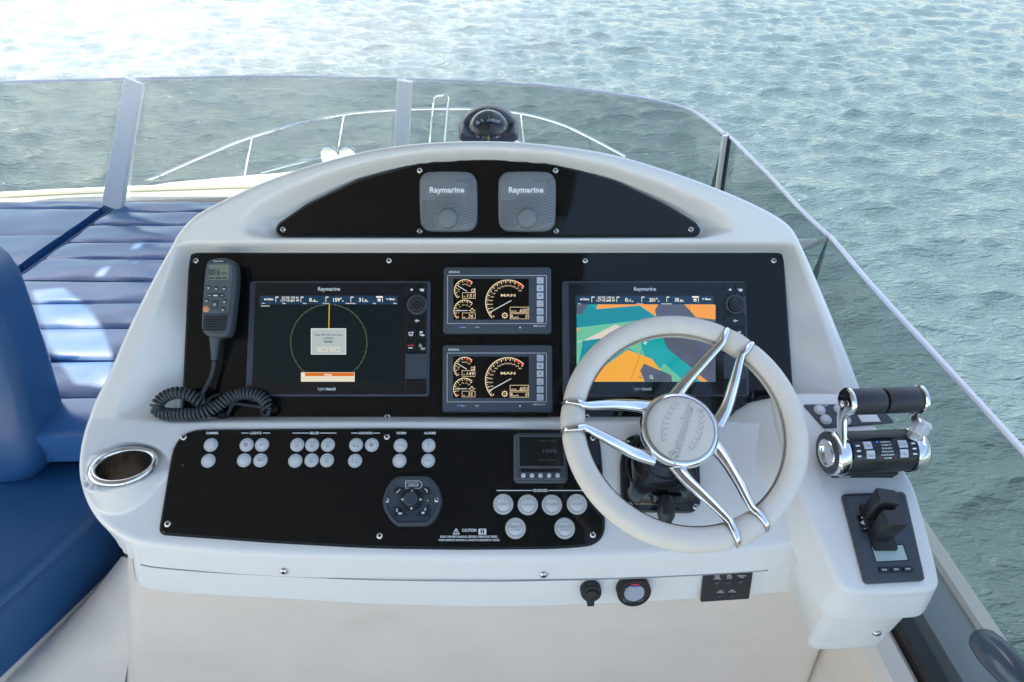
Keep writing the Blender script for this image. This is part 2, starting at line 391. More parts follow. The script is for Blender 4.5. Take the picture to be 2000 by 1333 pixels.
# ---- screw, shared
def screw_mesh(r=.0058):
    f0 = Frame((0, 0, 0), (1, 0, 0), (0, 1, 0))
    a = MB(); a.lathe(f0, 0, 0, [(r, -.0005), (r, .0006), (r*.9, .0022), (r*.62, .0034), (r*.40, .0037), (r*.36, .0018)], 20)
    b = MB(); b.lathe(f0, 0, 0, [(r*.36, .0019), (r*.01, .0019)], 6)
    return a.mesh('screw', 'steel', 40), b.mesh('socket', 'screwdark', 0)
SCREW, SOCKET = screw_mesh()
def screw(fr, px, py, w, root, parent=None, sc=1.):
    u, v = fr.hit(px, py, w); m = fr.mat4(u, v, w, root.loc)
    m = m @ Matrix.Rotation(random.uniform(0, 1), 4, 'Z') @ Matrix.Scale(sc, 4)
    o = link_mesh('screw', SCREW, root, parent, m); k = link_mesh('socket', SOCKET, root, o) if parent is None else None
    return o

# ------------------------------------------------------------------ planes of the helm
TB = 46.0
FB = slope_frame(CAM + FWD*1.17, TB)                 # display panel plane
RIM = .045                                           # height of the surrounding moulding above the display recess
vL = FB.hit(1000, 818, RIM)[1]; TC = 29.0
FC = slope_frame(FB.pt(0, vL, RIM), TC)              # switch panel plane
kC = math.tan(R(TB-TC))
vA = FB.hit(1000, 470, RIM)[1]; TA = 61.0
kA = math.tan(R(TA-TB)); PA = .036                   # the arched instrument face lies PA below its hood
FA = slope_frame(FB.pt(0, vA, RIM-PA/math.cos(R(TA-TB))), TA)
def S_rim(v):
    v = np.asarray(v, float)
    return RIM + np.where(v < vL, (vL-v)*kC, 0) + np.where(v > vA, (v-vA)*kA, 0)
def hit_rim(px, py):
    w = RIM
    for _ in range(40):
        u, v = FB.hit(px, py, w); w = .5*w + .5*float(S_rim(v))
    return (u, v)
def sdf(poly, U, V):
    """signed distance, negative inside"""
    P = np.asarray(poly, float); d2 = np.full(U.shape, 1e9); ins = np.zeros(U.shape, bool)
    for a, b in zip(P, np.roll(P, -1, 0)):
        e = b-a; L = e@e
        if L < 1e-14: continue
        t = np.clip(((U-a[0])*e[0]+(V-a[1])*e[1])/L, 0, 1)
        d2 = np.minimum(d2, (U-a[0]-t*e[0])**2+(V-a[1]-t*e[1])**2)
        c = (a[1] > V) != (b[1] > V)
        if abs(e[1]) > 1e-12: ins ^= c & (U < a[0]+(V-a[1])*e[0]/e[1])
    d = np.sqrt(d2); return np.where(ins, -d, d)
def sstep(t): t = np.clip(t, 0, 1); return t*t*(3-2*t)
def blur(A, sig):
    k = int(3*sig)+1; x = np.arange(-k, k+1); g = np.exp(-.5*(x/sig)**2); g /= g.sum()
    for ax in (0, 1):
        P = np.pad(A, [(k, k) if i == ax else (0, 0) for i in (0, 1)], mode='edge'); o = np.zeros_like(A)
        for i, gi in enumerate(g):
            o += gi*(P[i:i+A.shape[0], :] if ax == 0 else P[:, i:i+A.shape[1]])
        A = o
    return A
def field_mesh(fr, us, vs_, W, sd, limit, name, m, root, skip=None):
    """height field over (u,v), trimmed cleanly at sd == limit"""
    U, V = np.meshgrid(us, vs_, indexing='ij'); gu, gv = np.gradient(sd, us[1]-us[0], vs_[1]-vs_[0])
    L = np.hypot(gu, gv)+1e-9; over = sd > limit; step = us[1]-us[0]
    mv = np.where(over, sd-limit, 0); U2 = U-mv*gu/L; V2 = V-mv*gv/L
    keep = sd < limit + 2.0*step
    # height at the trim line
    iu = np.clip((U2-us[0])/step, 0, len(us)-1.001); iv = np.clip((V2-vs_[0])/step, 0, len(vs_)-1.001)
    a, b = iu.astype(int), iv.astype(int); fu, fv = iu-a, iv-b
    W2 = (W[a, b]*(1-fu)*(1-fv)+W[a+1, b]*fu*(1-fv)+W[a, b+1]*(1-fu)*fv+W[a+1, b+1]*fu*fv)
    inside = ~over
    q = inside[:-1, :-1] | inside[1:, :-1] | inside[:-1, 1:] | inside[1:, 1:]
    if skip is not None: inside = inside & ~skip; q &= ~(skip[:-1, :-1] | skip[1:, :-1] | skip[:-1, 1:] | skip[1:, 1:])
    q &= keep[:-1, :-1] & keep[1:, :-1] & keep[:-1, 1:] & keep[1:, 1:]
    ids = np.arange(U.size).reshape(U.shape)
    f = np.stack([ids[:-1, :-1][q], ids[1:, :-1][q], ids[1:, 1:][q], ids[:-1, 1:][q]], 1)
    used = np.unique(f); rem = np.full(U.size, -1); rem[used] = np.arange(len(used))
    P = fr.pts(np.stack([U2.ravel()[used], V2.ravel()[used], W2.ravel()[used]], 1)) - root.loc
    me = bpy.data.meshes.new(name); me.vertices.add(len(P)); me.vertices.foreach_set('co', P.ravel())
    f = rem[f]; me.loops.add(f.size); me.loops.foreach_set('vertex_index', f.ravel())
    me.polygons.add(len(f)); me.polygons.foreach_set('loop_start', np.arange(len(f))*4)
    me.polygons.foreach_set('use_smooth', np.ones(len(f), bool)); me.update(calc_edges=True); me.materials.append(M[m])
    return link_mesh(name, me, root)


# ================================================================== THE SETTING
SEA = -5.0
def build_sea():
    # directional spectrum of short wind chop
    N = 110; lam = np.exp(rng.uniform(np.log(.24), np.log(2.6), N)); k = 2*np.pi/lam
    th = rng.normal(0, .62, N) + R(-100); ph = rng.uniform(0, 2*np.pi, N)
    amp = .0054*lam**.85*np.exp(-(np.log(lam/.75))**2/2.4)*rng.uniform(.6, 1.3, N)
    nr, na = 640, 780
    r = 2.2*np.exp(np.linspace(0, np.log(75/2.2), nr)); a = np.linspace(R(-72), R(74), na)
    Rr, A = np.meshgrid(r, a, indexing='ij'); X = Rr*np.sin(A); Y = Rr*np.cos(A)
    Z = np.zeros_like(X); DX = np.zeros_like(X); DY = np.zeros_like(X)
    dr = np.gradient(r)[:, None]
    for i in range(N):
        fade = np.clip((lam[i]/(2.2*dr)-1)*1.2, 0, 1)
        t = k[i]*(X*np.cos(th[i])+Y*np.sin(th[i]))+ph[i]; c = amp[i]*fade
        Z += c*np.cos(t); s_ = .8*c*np.sin(t); DX -= s_*np.cos(th[i]); DY -= s_*np.sin(th[i])
    edge = sstep((75-Rr)/10); Z *= edge
    P = np.stack([X+DX, Y+DY, SEA+Z], -1).reshape(-1, 3)
    ids = np.arange(X.size).reshape(X.shape); f = np.stack([ids[:-1, :-1], ids[:-1, 1:], ids[1:, 1:], ids[1:, :-1]], -1).reshape(-1, 4)[:, ::-1]
    # the rest of the sheet, coarse, out to the horizon all round
    ex = [(-9000, -9000), (9000, -9000), (9000, 9000), (-9000, 9000)]
    me = bpy.data.meshes.new('sea'); k0 = len(P)
    P = np.concatenate([P, [(x, y, SEA-.35) for x, y in ex]]); me.vertices.add(len(P)); me.vertices.foreach_set('co', P.ravel())
    f = np.concatenate([f, [[k0, k0+1, k0+2, k0+3]]]); me.loops.add(f.size); me.loops.foreach_set('vertex_index', f.ravel())
    me.polygons.add(len(f)); me.polygons.foreach_set('loop_start', np.arange(len(f))*4); me.polygons.foreach_set('use_smooth', np.ones(len(f), bool))
    me.update(calc_edges=True); me.materials.append(M['water'])
    o = bpy.data.objects.new('sea', me); COL.objects.link(o); o['kind'] = 'structure'
build_sea()

FZ = lambda z: Frame((0, 0, z), (1, 0, 0), (0, 1, 0))
def struct(name, mb, m, smooth=35):
    o = mb.build(name, m, None, None, smooth); o['kind'] = 'structure'; return o

# hull and foredeck
DECK = -2.2
bow = [on_z(x, y, DECK)[:2] for x, y in ((-150, 420), (40, 391), (250, 370), (330, 356), (480, 342), (570, 334), (660, 312), (750, 303), (860, 300), (960, 302), (1040, 306), (1160, 318), (1250, 330), (1340, 380))]
bow = spline(bow, 4); bow[:, 0] = np.minimum(bow[:, 0], 2.2); bl, br = bow[0], bow[-1]
hull_poly = ccw(np.concatenate([bow, [(br[0]+.02, -6), (bl[0]-.2, -6)]]))
mb = MB(); mb.rings([[(x*.985, y*.985, SEA-1.0) for x, y in hull_poly], [(x*.99, y*.99, DECK-.25) for x, y in hull_poly], [(x, y, DECK-.2) for x, y in hull_poly], [(x, y, DECK) for x, y in offset_poly(hull_poly, -.03)]])
yt = Thing('yacht_hull', 'white yacht foredeck and hull seen beyond the windscreen', 'yacht', (0, 3, SEA))
mb.build('hull', 'deckwhite', yt)
# raised coachroof in front of the flybridge and its tan non-slip strip
cr = ccw(spline([on_z(x, y, DECK+.25)[:2] for x, y in ((-80, 420), (120, 398), (300, 377), (460, 371), (640, 345), (860, 335), (1080, 345), (1180, 390))], 4))
cr = ccw(np.concatenate([cr if cr[0][0] < cr[-1][0] else cr[::-1], [(1.9, 3.6), (-4.6, 3.6)]]))
mb = MB(); mb.prism(FZ(0), cr, DECK+.002, DECK+.25, .08, 3); mb.build('coachroof', 'creamtrim', yt)
mb = MB(); mb.prism(FZ(0), offset_poly(cr, -.25), DECK+.252, DECK+.27, .01); mb.build('coachroof_top', 'deckwhite', yt)

# flybridge: floor slab, outer coaming and superstructure block under it
WTOP, WBOT = 1.05, .555
top_px = [(-420, 178), (-200, 170), (0, 163), (250, 157), (527, 152), (790, 157), (1000, 166), (1100, 174), (1200, 186), (1290, 201), (1350, 219), (1388, 243), (1412, 262), (1426, 271), (1500, 345), (1560, 410), (1612, 459), (1626, 472), (1700, 560), (1800, 670), (1900, 780), (2000, 890)]
topP = [on_z(x, y, WTOP)[:2] for x, y in top_px] + [np.array((.775, .2)), np.array((.785, -.4)), np.array((.79, -1.5))]
def outset(P, d):
    P = np.asarray(P); t = np.gradient(P, axis=0); t /= np.linalg.norm(t, axis=1)[:, None]; return P + np.c_[-t[:, 1], t[:, 0]]*d
botP = outset(topP, .045)
outer = outset(topP, .23); outer[:, 0] = np.minimum(outer[:, 0], .985)
fly = ccw(np.concatenate([outer, [(.985, -4.5), (-4.6, -4.5), (-4.6, outer[0][1])]]))
mb = MB(); mb.prism(FZ(0), offset_poly(fly, -.1), -.12, 0, .0); struct('flybridge_floor', mb, 'sole')
mb = MB(); mb.prism(FZ(0), offset_poly(fly, -.5), DECK+.01, -.13); struct('superstructure', mb, 'deckwhite')
# coaming: a wall that follows the windscreen foot
def wall_strip(P, d_in, d_out, z0, z1, b=.015, P2=None):
    """closed wall along a plan path"""
    I = outset(P, d_in); O = outset(P, d_out)
    m = MB(); sec = []
    for i in range(len(P)):
        a, c = I[i], O[i]; e = nrm(c-a)
        sec.append([(*a, z0), (*c, z0), (*c, z1-b), (*(c-e*b), z1), (*(a+e*b), z1), (*a, z1-b)])
    m.rings(sec); return m
path = spline(topP, 3)
mb = wall_strip(path, .02, .225, -.1, .515, .02); o = struct('flybridge_coaming', mb, 'coaming')  # coaming split by colour: grey-green carries the pane's reflection, cap the sunlit edge
wall_strip(path, .182, .2275, .30, .528, .008).build('coaming_cap', 'creamtrim', None, o)
kk = int(np.argmin(np.linalg.norm(path-on_z(1426, 271, WTOP)[:2], axis=1)))
wall_strip(path[:kk+1], .005, .075, .517, .552, .008).build('windscreen_sill', 'creamtrim', None, o)
wall_strip(path[kk:], .005, .075, .517, .552, .008).build('windscreen_sill', 'darkstrip', None, o)
mb = wall_strip(path, -.075, .004, .0, .545, .02); mb.build('coaming_liner', 'cream', None, o)

# ---- windscreen
ws = Thing('windscreen', 'low tinted windscreen with white posts wrapping around the helm', 'windscreen', (0, 2.4, WBOT))
def resample(P, n):
    P = np.asarray(P); s = np.r_[0, np.cumsum(np.linalg.norm(np.diff(P, axis=0), axis=1))]; q = np.linspace(0, s[-1], n)
    return np.c_[np.interp(q, s, P[:, 0]), np.interp(q, s, P[:, 1])]
dense = spline(topP, 60)
def near(px, py):
    p = on_z(px, py, WTOP)[:2]; return int(np.argmin(np.linalg.norm(dense-p, axis=1)))
BOT = outset(dense, .045)
def nearb(p): return int(np.argmin(np.linalg.norm(BOT-p[:2], axis=1)))
iL, iC, iJ, iN = near(263, 157), near(790, 157), near(1424, 270), near(1620, 466)
def pane(i0, i1, j0, j1, name='pane'):
    n_ = max(8, (i1-i0)//6); ix = np.linspace(i0, i1, n_).astype(int); jx = np.linspace(j0, j1, n_).astype(int); P = dense[ix]; s = np.r_[0, np.cumsum(np.linalg.norm(np.diff(P, axis=0), axis=1))]
    T = P; B = BOT[jx]
    def norm(Q):
        t = np.gradient(Q, axis=0); t /= np.linalg.norm(t, axis=1)[:, None]; return np.c_[-t[:, 1], t[:, 0]]
    n1, n2 = norm(T), norm(B); sec = []
    for i in range(len(P)):
        sec.append([(*(T[i]-n1[i]*.004), WTOP), (*(T[i]+n1[i]*.004), WTOP), (*(B[i]+n2[i]*.004), WBOT), (*(B[i]-n2[i]*.004), WBOT)])
    m = MB(); m.rings(sec); g = m.build(name, 'glass', ws)
    e = MB(); e.tube([(*T[i], WTOP+.004) for i in range(len(P))], .0052, 8); e.build('edge_trim', 'edge', ws, g)
M['edge'] = mat('polished_glass_edge', (.62, .66, .78), .25, spec=.6, var=.05)
def strip_post(p_top, p_bot, wt, wb, th, m):
    """flat tapered strip between two points, facing aft"""
    d = nrm(p_bot-p_top); side = nrm(np.cross(d, (0, 1, 0))) if abs(d[1]) < .95 else XX
    if side[0] < 0: side = -side
    nn = nrm(np.cross(side, d)); nn = nn if nn[1] < 0 else -nn
    m_ = MB(); rs = []
    for p, w in ((p_top, wt), (p_bot, wb)):
        rs.append([p-side*w+nn*th*.2, p-side*w*.86+nn*th, p+side*w*.86+nn*th, p+side*w+nn*th*.2, p+side*w-nn*th, p-side*w-nn*th])
    m_.rings(rs); return m_
yb_l = 2.31
pT = on_z(264, 157, WTOP+.012); pB = on_z(224, 400, .60)
strip_post(pT+np.array((0, -.006, 0)), pB+np.array((0, -.02, 0)), .033, .039, .012, 'gel').build('post', 'postwhite', ws)
pT2 = on_z(791, 157, WTOP+.012); i = int(np.argmin(np.linalg.norm(dense-pT2[:2], axis=1)))
pB2 = on_y(783, 330, pT2[1]-.01); pB2 = pT2 + (pB2-pT2)*((WTOP+.012-.60)/(pT2[2]-pB2[2]))
strip_post(pT2+np.array((0, -.006, 0)), pB2+np.array((0, -.02, 0)), .028, .030, .012, 'gel').build('post', 'postwhite', ws)
jL, jC = nearb(on_z(226, 412, WBOT)), nearb(pT2+(pB2-pT2)*((WTOP+.012-WBOT)/(pT2[2]-pB2[2])))
for a, b, c, d in ((0, iL-1, 0, jL-1), (iL+1, iC-1, jL+1, jC-1), (iC+1, iJ-1, jC+1, iJ-1), (iJ+1, len(dense)-1, iJ+1, len(dense)-1)): pane(a, b, c, d)
jT = np.array((*dense[iJ], WTOP+.006)); jB = np.array((*outset(dense, .045)[iJ], WBOT))
mb = MB(); mb.tube([jT, jB], .006, 8); mb.build('joint_strip', 'darkstrip', ws)
mb = MB(); mb.tube([jT+np.array((-.012, .006, 0)), jB+np.array((-.014, .006, 0))], .009, 10); mb.build('joint_clamp', 'gel', ws)
# cream gusset that braces the side pane
g0 = on_z(1626, 468, WTOP-.02); g1 = on_z(1545, 466, WTOP-.02); g2 = on_z(1566, 490, WTOP-.09)
mb = MB(); mb.rings([[g0, g1, g2], [g0-np.array((0, 0, .003)), g1-np.array((0, 0, .004)), g2-np.array((0, 0, .004))]]); mb.build('gusset', 'white', ws)

# ---- bow rail on the foredeck
ZR = -1.62
rail = Thing('bow_rail', 'polished steel guard rail curving round the bow', 'railing', (-1.2, 9.5, DECK))
rp = [on_z(285, 354, DECK+.05), on_z(312, 343, -2.05)] + [on_z(x, y, ZR+(-.25 if k == 0 else 0)) for k, (x, y) in enumerate(((420, 296), (492, 268), (580, 243), (672, 224), (760, 216), (850, 213), (935, 214), (1017, 222), (1090, 241), (1150, 268)))] + [on_z(1222, 306, -1.7)]
mb = MB(); mb.tube(spline(rp, 6), .017, 8); mb.build('top_rail', 'chrome', rail)
for (x0, y0, x1, y1) in ((492, 269, 478, 343), (672, 225, 660, 294), (1017, 223, 1024, 285), (1150, 269, 1155, 302), (312, 344, 314, 352)):
    a = on_z(x0, y0, ZR if x0 > 350 else -2.05); b = on_z(x1, y1, DECK); mb = MB(); mb.tube([a, b], .015, 8); mb.build('stanchion', 'chrome', rail)
hb = [on_z(838, 290, DECK), on_z(845, 215, ZR), on_z(849, 192, ZR+.2), on_z(862, 187, ZR+.25), on_z(876, 189, ZR+.2), on_z(874, 215, ZR), on_z(868, 290, DECK)]
mb = MB(); mb.tube(spline(hb, 5), .017, 8); mb.build('hoop', 'chrome', rail)
wr = [on_z(x, y, DECK+.12) for x, y in ((510, 338), (570, 322), (640, 306), (700, 301), (760, 295), (830, 284))]
mb = MB(); mb.tube(spline(wr, 4), .012, 6); mb.build('lower_rail', 'chrome', rail)
wl = Thing('windlass', 'pair of round steel windlass drums with white centres on the foredeck', 'windlass', on_z(662, 318, DECK))
for x in (645, 680):
    c = on_z(x, 306, DECK+.16); fr = Frame(c, (1, 0, 0), (0, .15, 1))
    mb = MB(); mb.lathe(fr, 0, 0, [(.10, -.16), (.10, -.02), (.145, 0), (.15, .02), (.13, .04), (.07, .045)], 28); d = mb.build('drum', 'chrome', wl)
    mb = MB(); mb.lathe(fr, 0, 0, [(.07, .046), (.065, .06), (.01, .062)], 24); mb.build('drum_cap', 'white', wl, d)
    mb = MB(); mb.tube([c-np.array((0, -.05, .02)), c-np.array((0, -.05, .158))], .06, 12); mb.build('foot', 'chrome', wl, d)

# ---- sun pads: pleated blue vinyl, one mesh per pleat
def pleat_panel(x0, x1, y0, y1, z, th, seed, skew=0.):
    """one padded strip, welt edges at y0 and y1"""
    rg = np.random.default_rng(seed); nx, ny = 36, 12; m = MB(); vs_ = []; fs = []
    ph = rg.uniform(0, 6.28, 4)
    for i in range(nx+1):
        x = x0+(x1-x0)*i/nx
        for j in range(ny+1):
            t = j/ny; e = math.sin(math.pi*t)**.24 if 0 < t < 1 else 0
            ex_ = min(1, min(i, nx-i)/2.2); wob = .0035*math.sin(x*13+ph[0])*math.sin(t*5+ph[1])+.002*math.sin(x*31+ph[2]+t*4)
            vs_.append((x+skew*(y0+(y1-y0)*t-1.6), y0+(y1-y0)*t+.004*math.sin(x*6+ph[3]), z-.007+(.007+wob*.9)*e*(.35+.65*ex_**.5)))
    n = ny+1
    for i in range(nx):
        for j in range(ny): a = i*n+j; fs.append((a, a+n, a+n+1, a+1))
    k = len(vs_)
    vs_ += [(p[0], p[1], z-th) for p in vs_[:k]]
    for i in range(nx):
        fs.append((i*n+k, i*n, (i+1)*n, (i+1)*n+k)[::-1]); fs.append((i*n+ny, i*n+ny+k, (i+1)*n+ny+k, (i+1)*n+ny)[::-1])
    for j in range(ny):
        fs.append((j, j+1, j+1+k, j+k)[::-1]); a = nx*n+j; fs.append((a, a+k, a+1+k, a+1)[::-1])
    m.add(vs_, fs); return m
ys = [on_z(200, y, .6)[1] for y in (398, 412, 437, 470, 503, 546, 590, 640, 703, 774, 852)]
def pad(label, x0, x1, ylist, seed, th=.10):
    t = Thing('sun_pad', label, 'cushion', ((x0+x1)/2, sum(ylist)/len(ylist), .6-th), 'blue sun pads')
    for i, (b, a) in enumerate(zip(ylist[:-1], ylist[1:])):
        pleat_panel(x0, x1, a+.0015, b-.0015, .6, th, seed+i, .14).build('pleat', 'vinyl', t, smooth=60)
    mb = MB(); mb.tube([(x0+.14*(y-1.6)-.004, y, .592) for y in np.linspace(ylist[-1], ylist[0], 30)], .006, 8); mb.build('piping', 'vinylseam', t)
pad('pleated blue vinyl sun pad running forward beside the helm console', -1.715, -.42, [ys[0]+.03, ys[1], ys[2], ys[3], ys[4], ys[5], ys[6], ys[7], ys[8], ys[9], ys[10]], 10)
pad('blue vinyl sun pad beyond the diagonal seam, next to the left windscreen post', -3.1, -1.775, [ys[0]+.03, ys[1]+.03, ys[3]+.05, ys[4]-.04, ys[6]-.1, ys[8]], 50)
mb = MB(); mb.prism(FZ(0), [(-3.3, 1.13), (-.40, 1.13), (-.40, 2.32), (-3.3, 2.32)], .0, .497, .01); struct('sun_pad_plinth', mb, 'vinylseam')

# ---- companion seat on the left: cushion, backrest, moulded base
seat = Thing('companion_seat', 'blue vinyl companion seat with rounded backrest left of the helm', 'seat', (-1.5, .8, 0))
P = [(-1.0, 1.10), (-1.045, .87), (-1.13, .68), (-1.28, .36), (-2.2, .36), (-2.2, 1.10)]
P = ccw(P)
def soft_prism(fr, poly, w0, w1, b, m, puff=.0, n=5, rc=.05):
    poly = rpoly(poly, rc, 6); mb = MB(); rs = []
    for i in range(n+1):
        a = math.pi/2*i/n; q = offset_poly(poly, -b*(1-math.sin(a))*.6); rs.append(np.c_[q, np.full(len(q), w0+b*.5*(1-math.cos(a)))])
    for i in range(n+1):
        a = math.pi/2*i/n; q = offset_poly(poly, -b*(1-math.cos(a))); rs.append(np.c_[q, np.full(len(q), w1-b+b*math.sin(a))])
    c = np.asarray(poly).mean(0)
    for k in (.75, .5, .25, .06):
        q = c+(offset_poly(poly, -b)-c)*k; rs.append(np.c_[q, np.full(len(q), w1+puff*(1-k*k))])
    mb.rings([fr.pts(r) for r in rs]); return mb
soft_prism(FZ(0), P, .262, .46, .035, 'vinyl', .012).build('seat_cushion', 'vinylseat', seat)
q = offset_poly(rpoly(P, .05, 6), -.002); mb = MB(); mb.tube([(*p, .432) for p in q[:]]+[(*q[0], .432)], .0045, 6); mb.build('piping', 'vinylseam', seat)
fbk = slope_frame((-1.2, 1.05, .42), 74)
soft_prism(fbk, [(-1.0, .02), (-.0, .02), (.02, .30), (.015, .66), (-1.0, .66)], -.07, .075, .05, 'vinyl', .02, rc=.12).build('backrest', 'vinylseat', seat)
mb = MB(); mb.tube([fbk.pt(u, v, .071) for u, v in ((-.09, .06), (-.08, .3), (-.075, .5), (-.12, .6), (-.3, .615), (-.8, .615))], .003, 6); mb.build('seam', 'vinylseam', seat)
mb = MB(); mb.prism(FZ(0), offset_poly(P, -.03), -.0, .258, .0); mb.build('base', 'cream', seat)
# moulded apron that sweeps from under the cushion to the console corner
eA = np.linspace(0, 1, 13); a0, a1 = on_z(222, 1090, .285), on_z(-330, 1640, .255); d0, d1 = np.array((-.752, .706, .62)), np.array((-1.0, .585, .0))
rows = []
for s_ in eA:
    p, q = a0+(a1-a0)*s_, d0+(d1-d0)*s_; m_ = (p+q)/2-np.array((0, 0, .012)); rows.append([p+np.array((-.05, .02, -.004)), p+np.array((-.012, 0, .004)), p+np.array((.006, -.004, 0)), p+np.array((.016, -.006, -.016)), p*.7+q*.3, m_, q])
mb = MB(); k = len(rows[0]); mb.add([p for r in rows for p in r], [(i*k+j, i*k+j+1, (i+1)*k+j+1, (i+1)*k+j) for i in range(len(rows)-1) for j in range(k-1)]); mb.build('apron', 'cream', seat, smooth=50)

# ---- hardtop over the helm: unseen slab, holes and tinted panes added for sun patches, on legs that stand aft
def build_hardtop():
    c = bpy.data.curves.new('hardtop', 'CURVE'); c.dimensions = '2D'; c.fill_mode = 'BOTH'; c.extrude = .05
    def sp(pts):
        s_ = c.splines.new('POLY'); s_.points.add(len(pts)-1)
        for p, q in zip(s_.points, pts): p.co = (*q, 0, 1)
        s_.use_cyclic_u = True
    ZT = 2.30; holes = []
    sh = lambda x, y, z=.6: (x+sdir.x/sdir.z*(ZT-z), y+sdir.y/sdir.z*(ZT-z))
    sp(rpoly([(-3.0, -1.1), (.30, -1.1), (.30, 2.4), (.20, 3.3), (-3.0, 3.3)], .5, 8))
    for hx, hy in ((265, 482), (262, 507), (200, 530)):
        q = on_z(hx, hy, .6); X, Y = sh(q[0], q[1]); holes.append([(X-.035, Y-.05), (X+.035, Y-.05), (X+.045, Y+.05), (X-.03, Y+.05)]); sp(holes[-1])
    arc_ = [on_z(x, y, .6) for x, y in ((60, 560), (120, 555), (165, 590), (200, 640), (222, 700), (226, 770), (150, 760), (95, 680))]
    holes.append([sh(p[0], p[1]) for p in arc_]); sp(holes[-1])
    o = bpy.data.objects.new('hardtop', c); COL.objects.link(o)
    me = bpy.data.meshes.new_from_object(o); bpy.data.objects.remove(o)
    me.materials.clear(); me.materials.append(M['hardtop'])
    h = bpy.data.objects.new('hardtop', me); COL.objects.link(h); h.location = (0, 0, ZT); h['kind'] = 'structure'
    for q in holes:  # tinted panes added to dim the sun patches
        m_ = MB(); m_.prism(FZ(0), offset_poly(ccw(q), -.001), -.01, 0.); m_.build('sun_patch_pane', 'patch_pane', None, h)
    for x in (-2.7, .18):
        m_ = MB(); m_.tube([(x, -1.0, -ZT+.0), (x, -.95, -.6), (x, -.75, -.05)], [.09, .07, .09], 12); m_.build('hardtop_leg', 'deckwhite', None, h)
build_hardtop()

# ================================================================== HELM CONSOLE
con = Thing('helm_console', 'white moulded helm console with arched hood above three black panels', 'console', (0, 1.0, 0))
A_px = [(541, 452), (545, 440), (600, 402), (700, 354), (820, 320), (950, 311), (1080, 322), (1200, 356), (1300, 403), (1358, 438), (1366, 452), (1358, 460), (550, 460)]
B_px = [(372, 495), (1527, 495), (1552, 850), (356, 850)]
O_px = [(148, 925), (160, 862), (184, 800), (216, 735), (255, 645), (300, 555), (333, 495), (352, 462), (385, 428), (440, 398), (520, 362), (610, 331), (710, 305), (800, 291), (900, 285), (1000, 286), (1100, 295), (1200, 312), (1300, 341), (1400, 377), (1470, 407), (1525, 437), (1550, 464), (1570, 505), (1600, 575), (1635, 660), (1668, 745), (1700, 840), (1700, 960), (1640, 1040), (1540, 1076),
        (1400, 1088), (1240, 1095), (1090, 1100), (940, 1101), (720, 1098), (560, 1094), (420, 1086), (300, 1074), (232, 1058), (185, 1024), (156, 975)]
RA_px = [(467, 447), (472, 425), (500, 398), (560, 366), (640, 336), (740, 312), (850, 299), (960, 297), (1070, 303), (1180, 322), (1280, 352), (1370, 388), (1415, 412), (1436, 440), (1428, 458), (1380, 464), (520, 464), (480, 460)]
RB_px = [(347, 484), (362, 476), (1540, 476), (1556, 486), (1600, 600), (1648, 760), (1655, 830), (1600, 824), (1400, 820), (1000, 820), (600, 820), (245, 820), (228, 814), (232, 790), (268, 690), (310, 580)]
O = ccw(spline([hit_rim(*p) for p in O_px], 4, True)); RA = ccw(rpoly([hit_rim(*p) for p in RA_px], .006, 3)); RB = ccw(rpoly([hit_rim(*p) for p in RB_px], .012, 4))
PAuv = [FA.hit(*p, .0) for p in A_px]
def fa_to_fb(uv):
    p = FA.pt(*uv) - FB.o; return (p@FB.ex, p@FB.ey)
PA_b = ccw([fa_to_fb(q) for q in PAuv]); PB = ccw([FB.hit(*p) for p in B_px])
us = np.arange(-.92, .86, .0025); vs2 = np.arange(-.52, .50, .0025)
U, V = np.meshgrid(us, vs2, indexing='ij')
O = offset_poly(O, np.interp(O[:, 1], [vL-.12, vL], [.0, .013]))
dO, dRA, dRB, dA, dB = (sdf(q, U, V) for q in (O, RA, RB, PA_b, PB))
W = S_rim(V)
Wb = W.copy()
tA = np.where(dRA < 0, np.clip(-dRA/(-dRA+np.maximum(dA, 0)+1e-6), 0, 1), 0); tA = np.minimum(1, tA*1.5)
W = W - (PA+.012)*sstep(tA)*(dRA < 0)
tB = np.where(dRB < 0, np.clip(-dRB/(-dRB+np.maximum(dB, 0)+1e-6), 0, 1), 0); tB = np.minimum(1, tB*1.08)
W = np.where(dRB < 0, W*(1-tB**.9) - .004*tB, W)
# cup holder boss: a level pad standing out of the slope
CR = .047
cupN = nrm((.11, .22, 1.0)); cw = .12
for _ in range(40):
    cu, cv = FB.hit(243, 912, cw); cw = .5*cw+.5*(float(S_rim(cv))+.016)
cup_c = FB.pt(cu, cv, cw)
du, dv = U-cu, V-cv
nB = np.array([cupN@FB.ex, cupN@FB.ey, cupN@FB.en])
Wcup = cw-(nB[0]*du+nB[1]*dv)/nB[2]
# footprint of a circle of radius CR+.012 lying in the tilted pad
px_ = du; dist = np.sqrt(du**2+dv**2+(Wcup-cw)**2)
tc_ = sstep((CR+.030-dist)/.022)
below = sstep((CR+.034-np.hypot(du, (dv+.03)*.80))/.03)
W = np.where((Wcup > W), W+(Wcup-W)*np.maximum(tc_, 0), W+(Wcup-W)*tc_)
rp_ = CR+.014; inr = np.abs(du) < rp_
ve = cv-np.sqrt(np.clip(rp_**2-du**2, 0, None))*nB[2]; We = cw-(nB[0]*du+nB[1]*(ve-cv))/nB[2]
Wsw = We-.93*(ve-V)
W = np.where(inr & (V < ve) & (Wsw > W), Wsw, W)
hole = dist < CR-.004
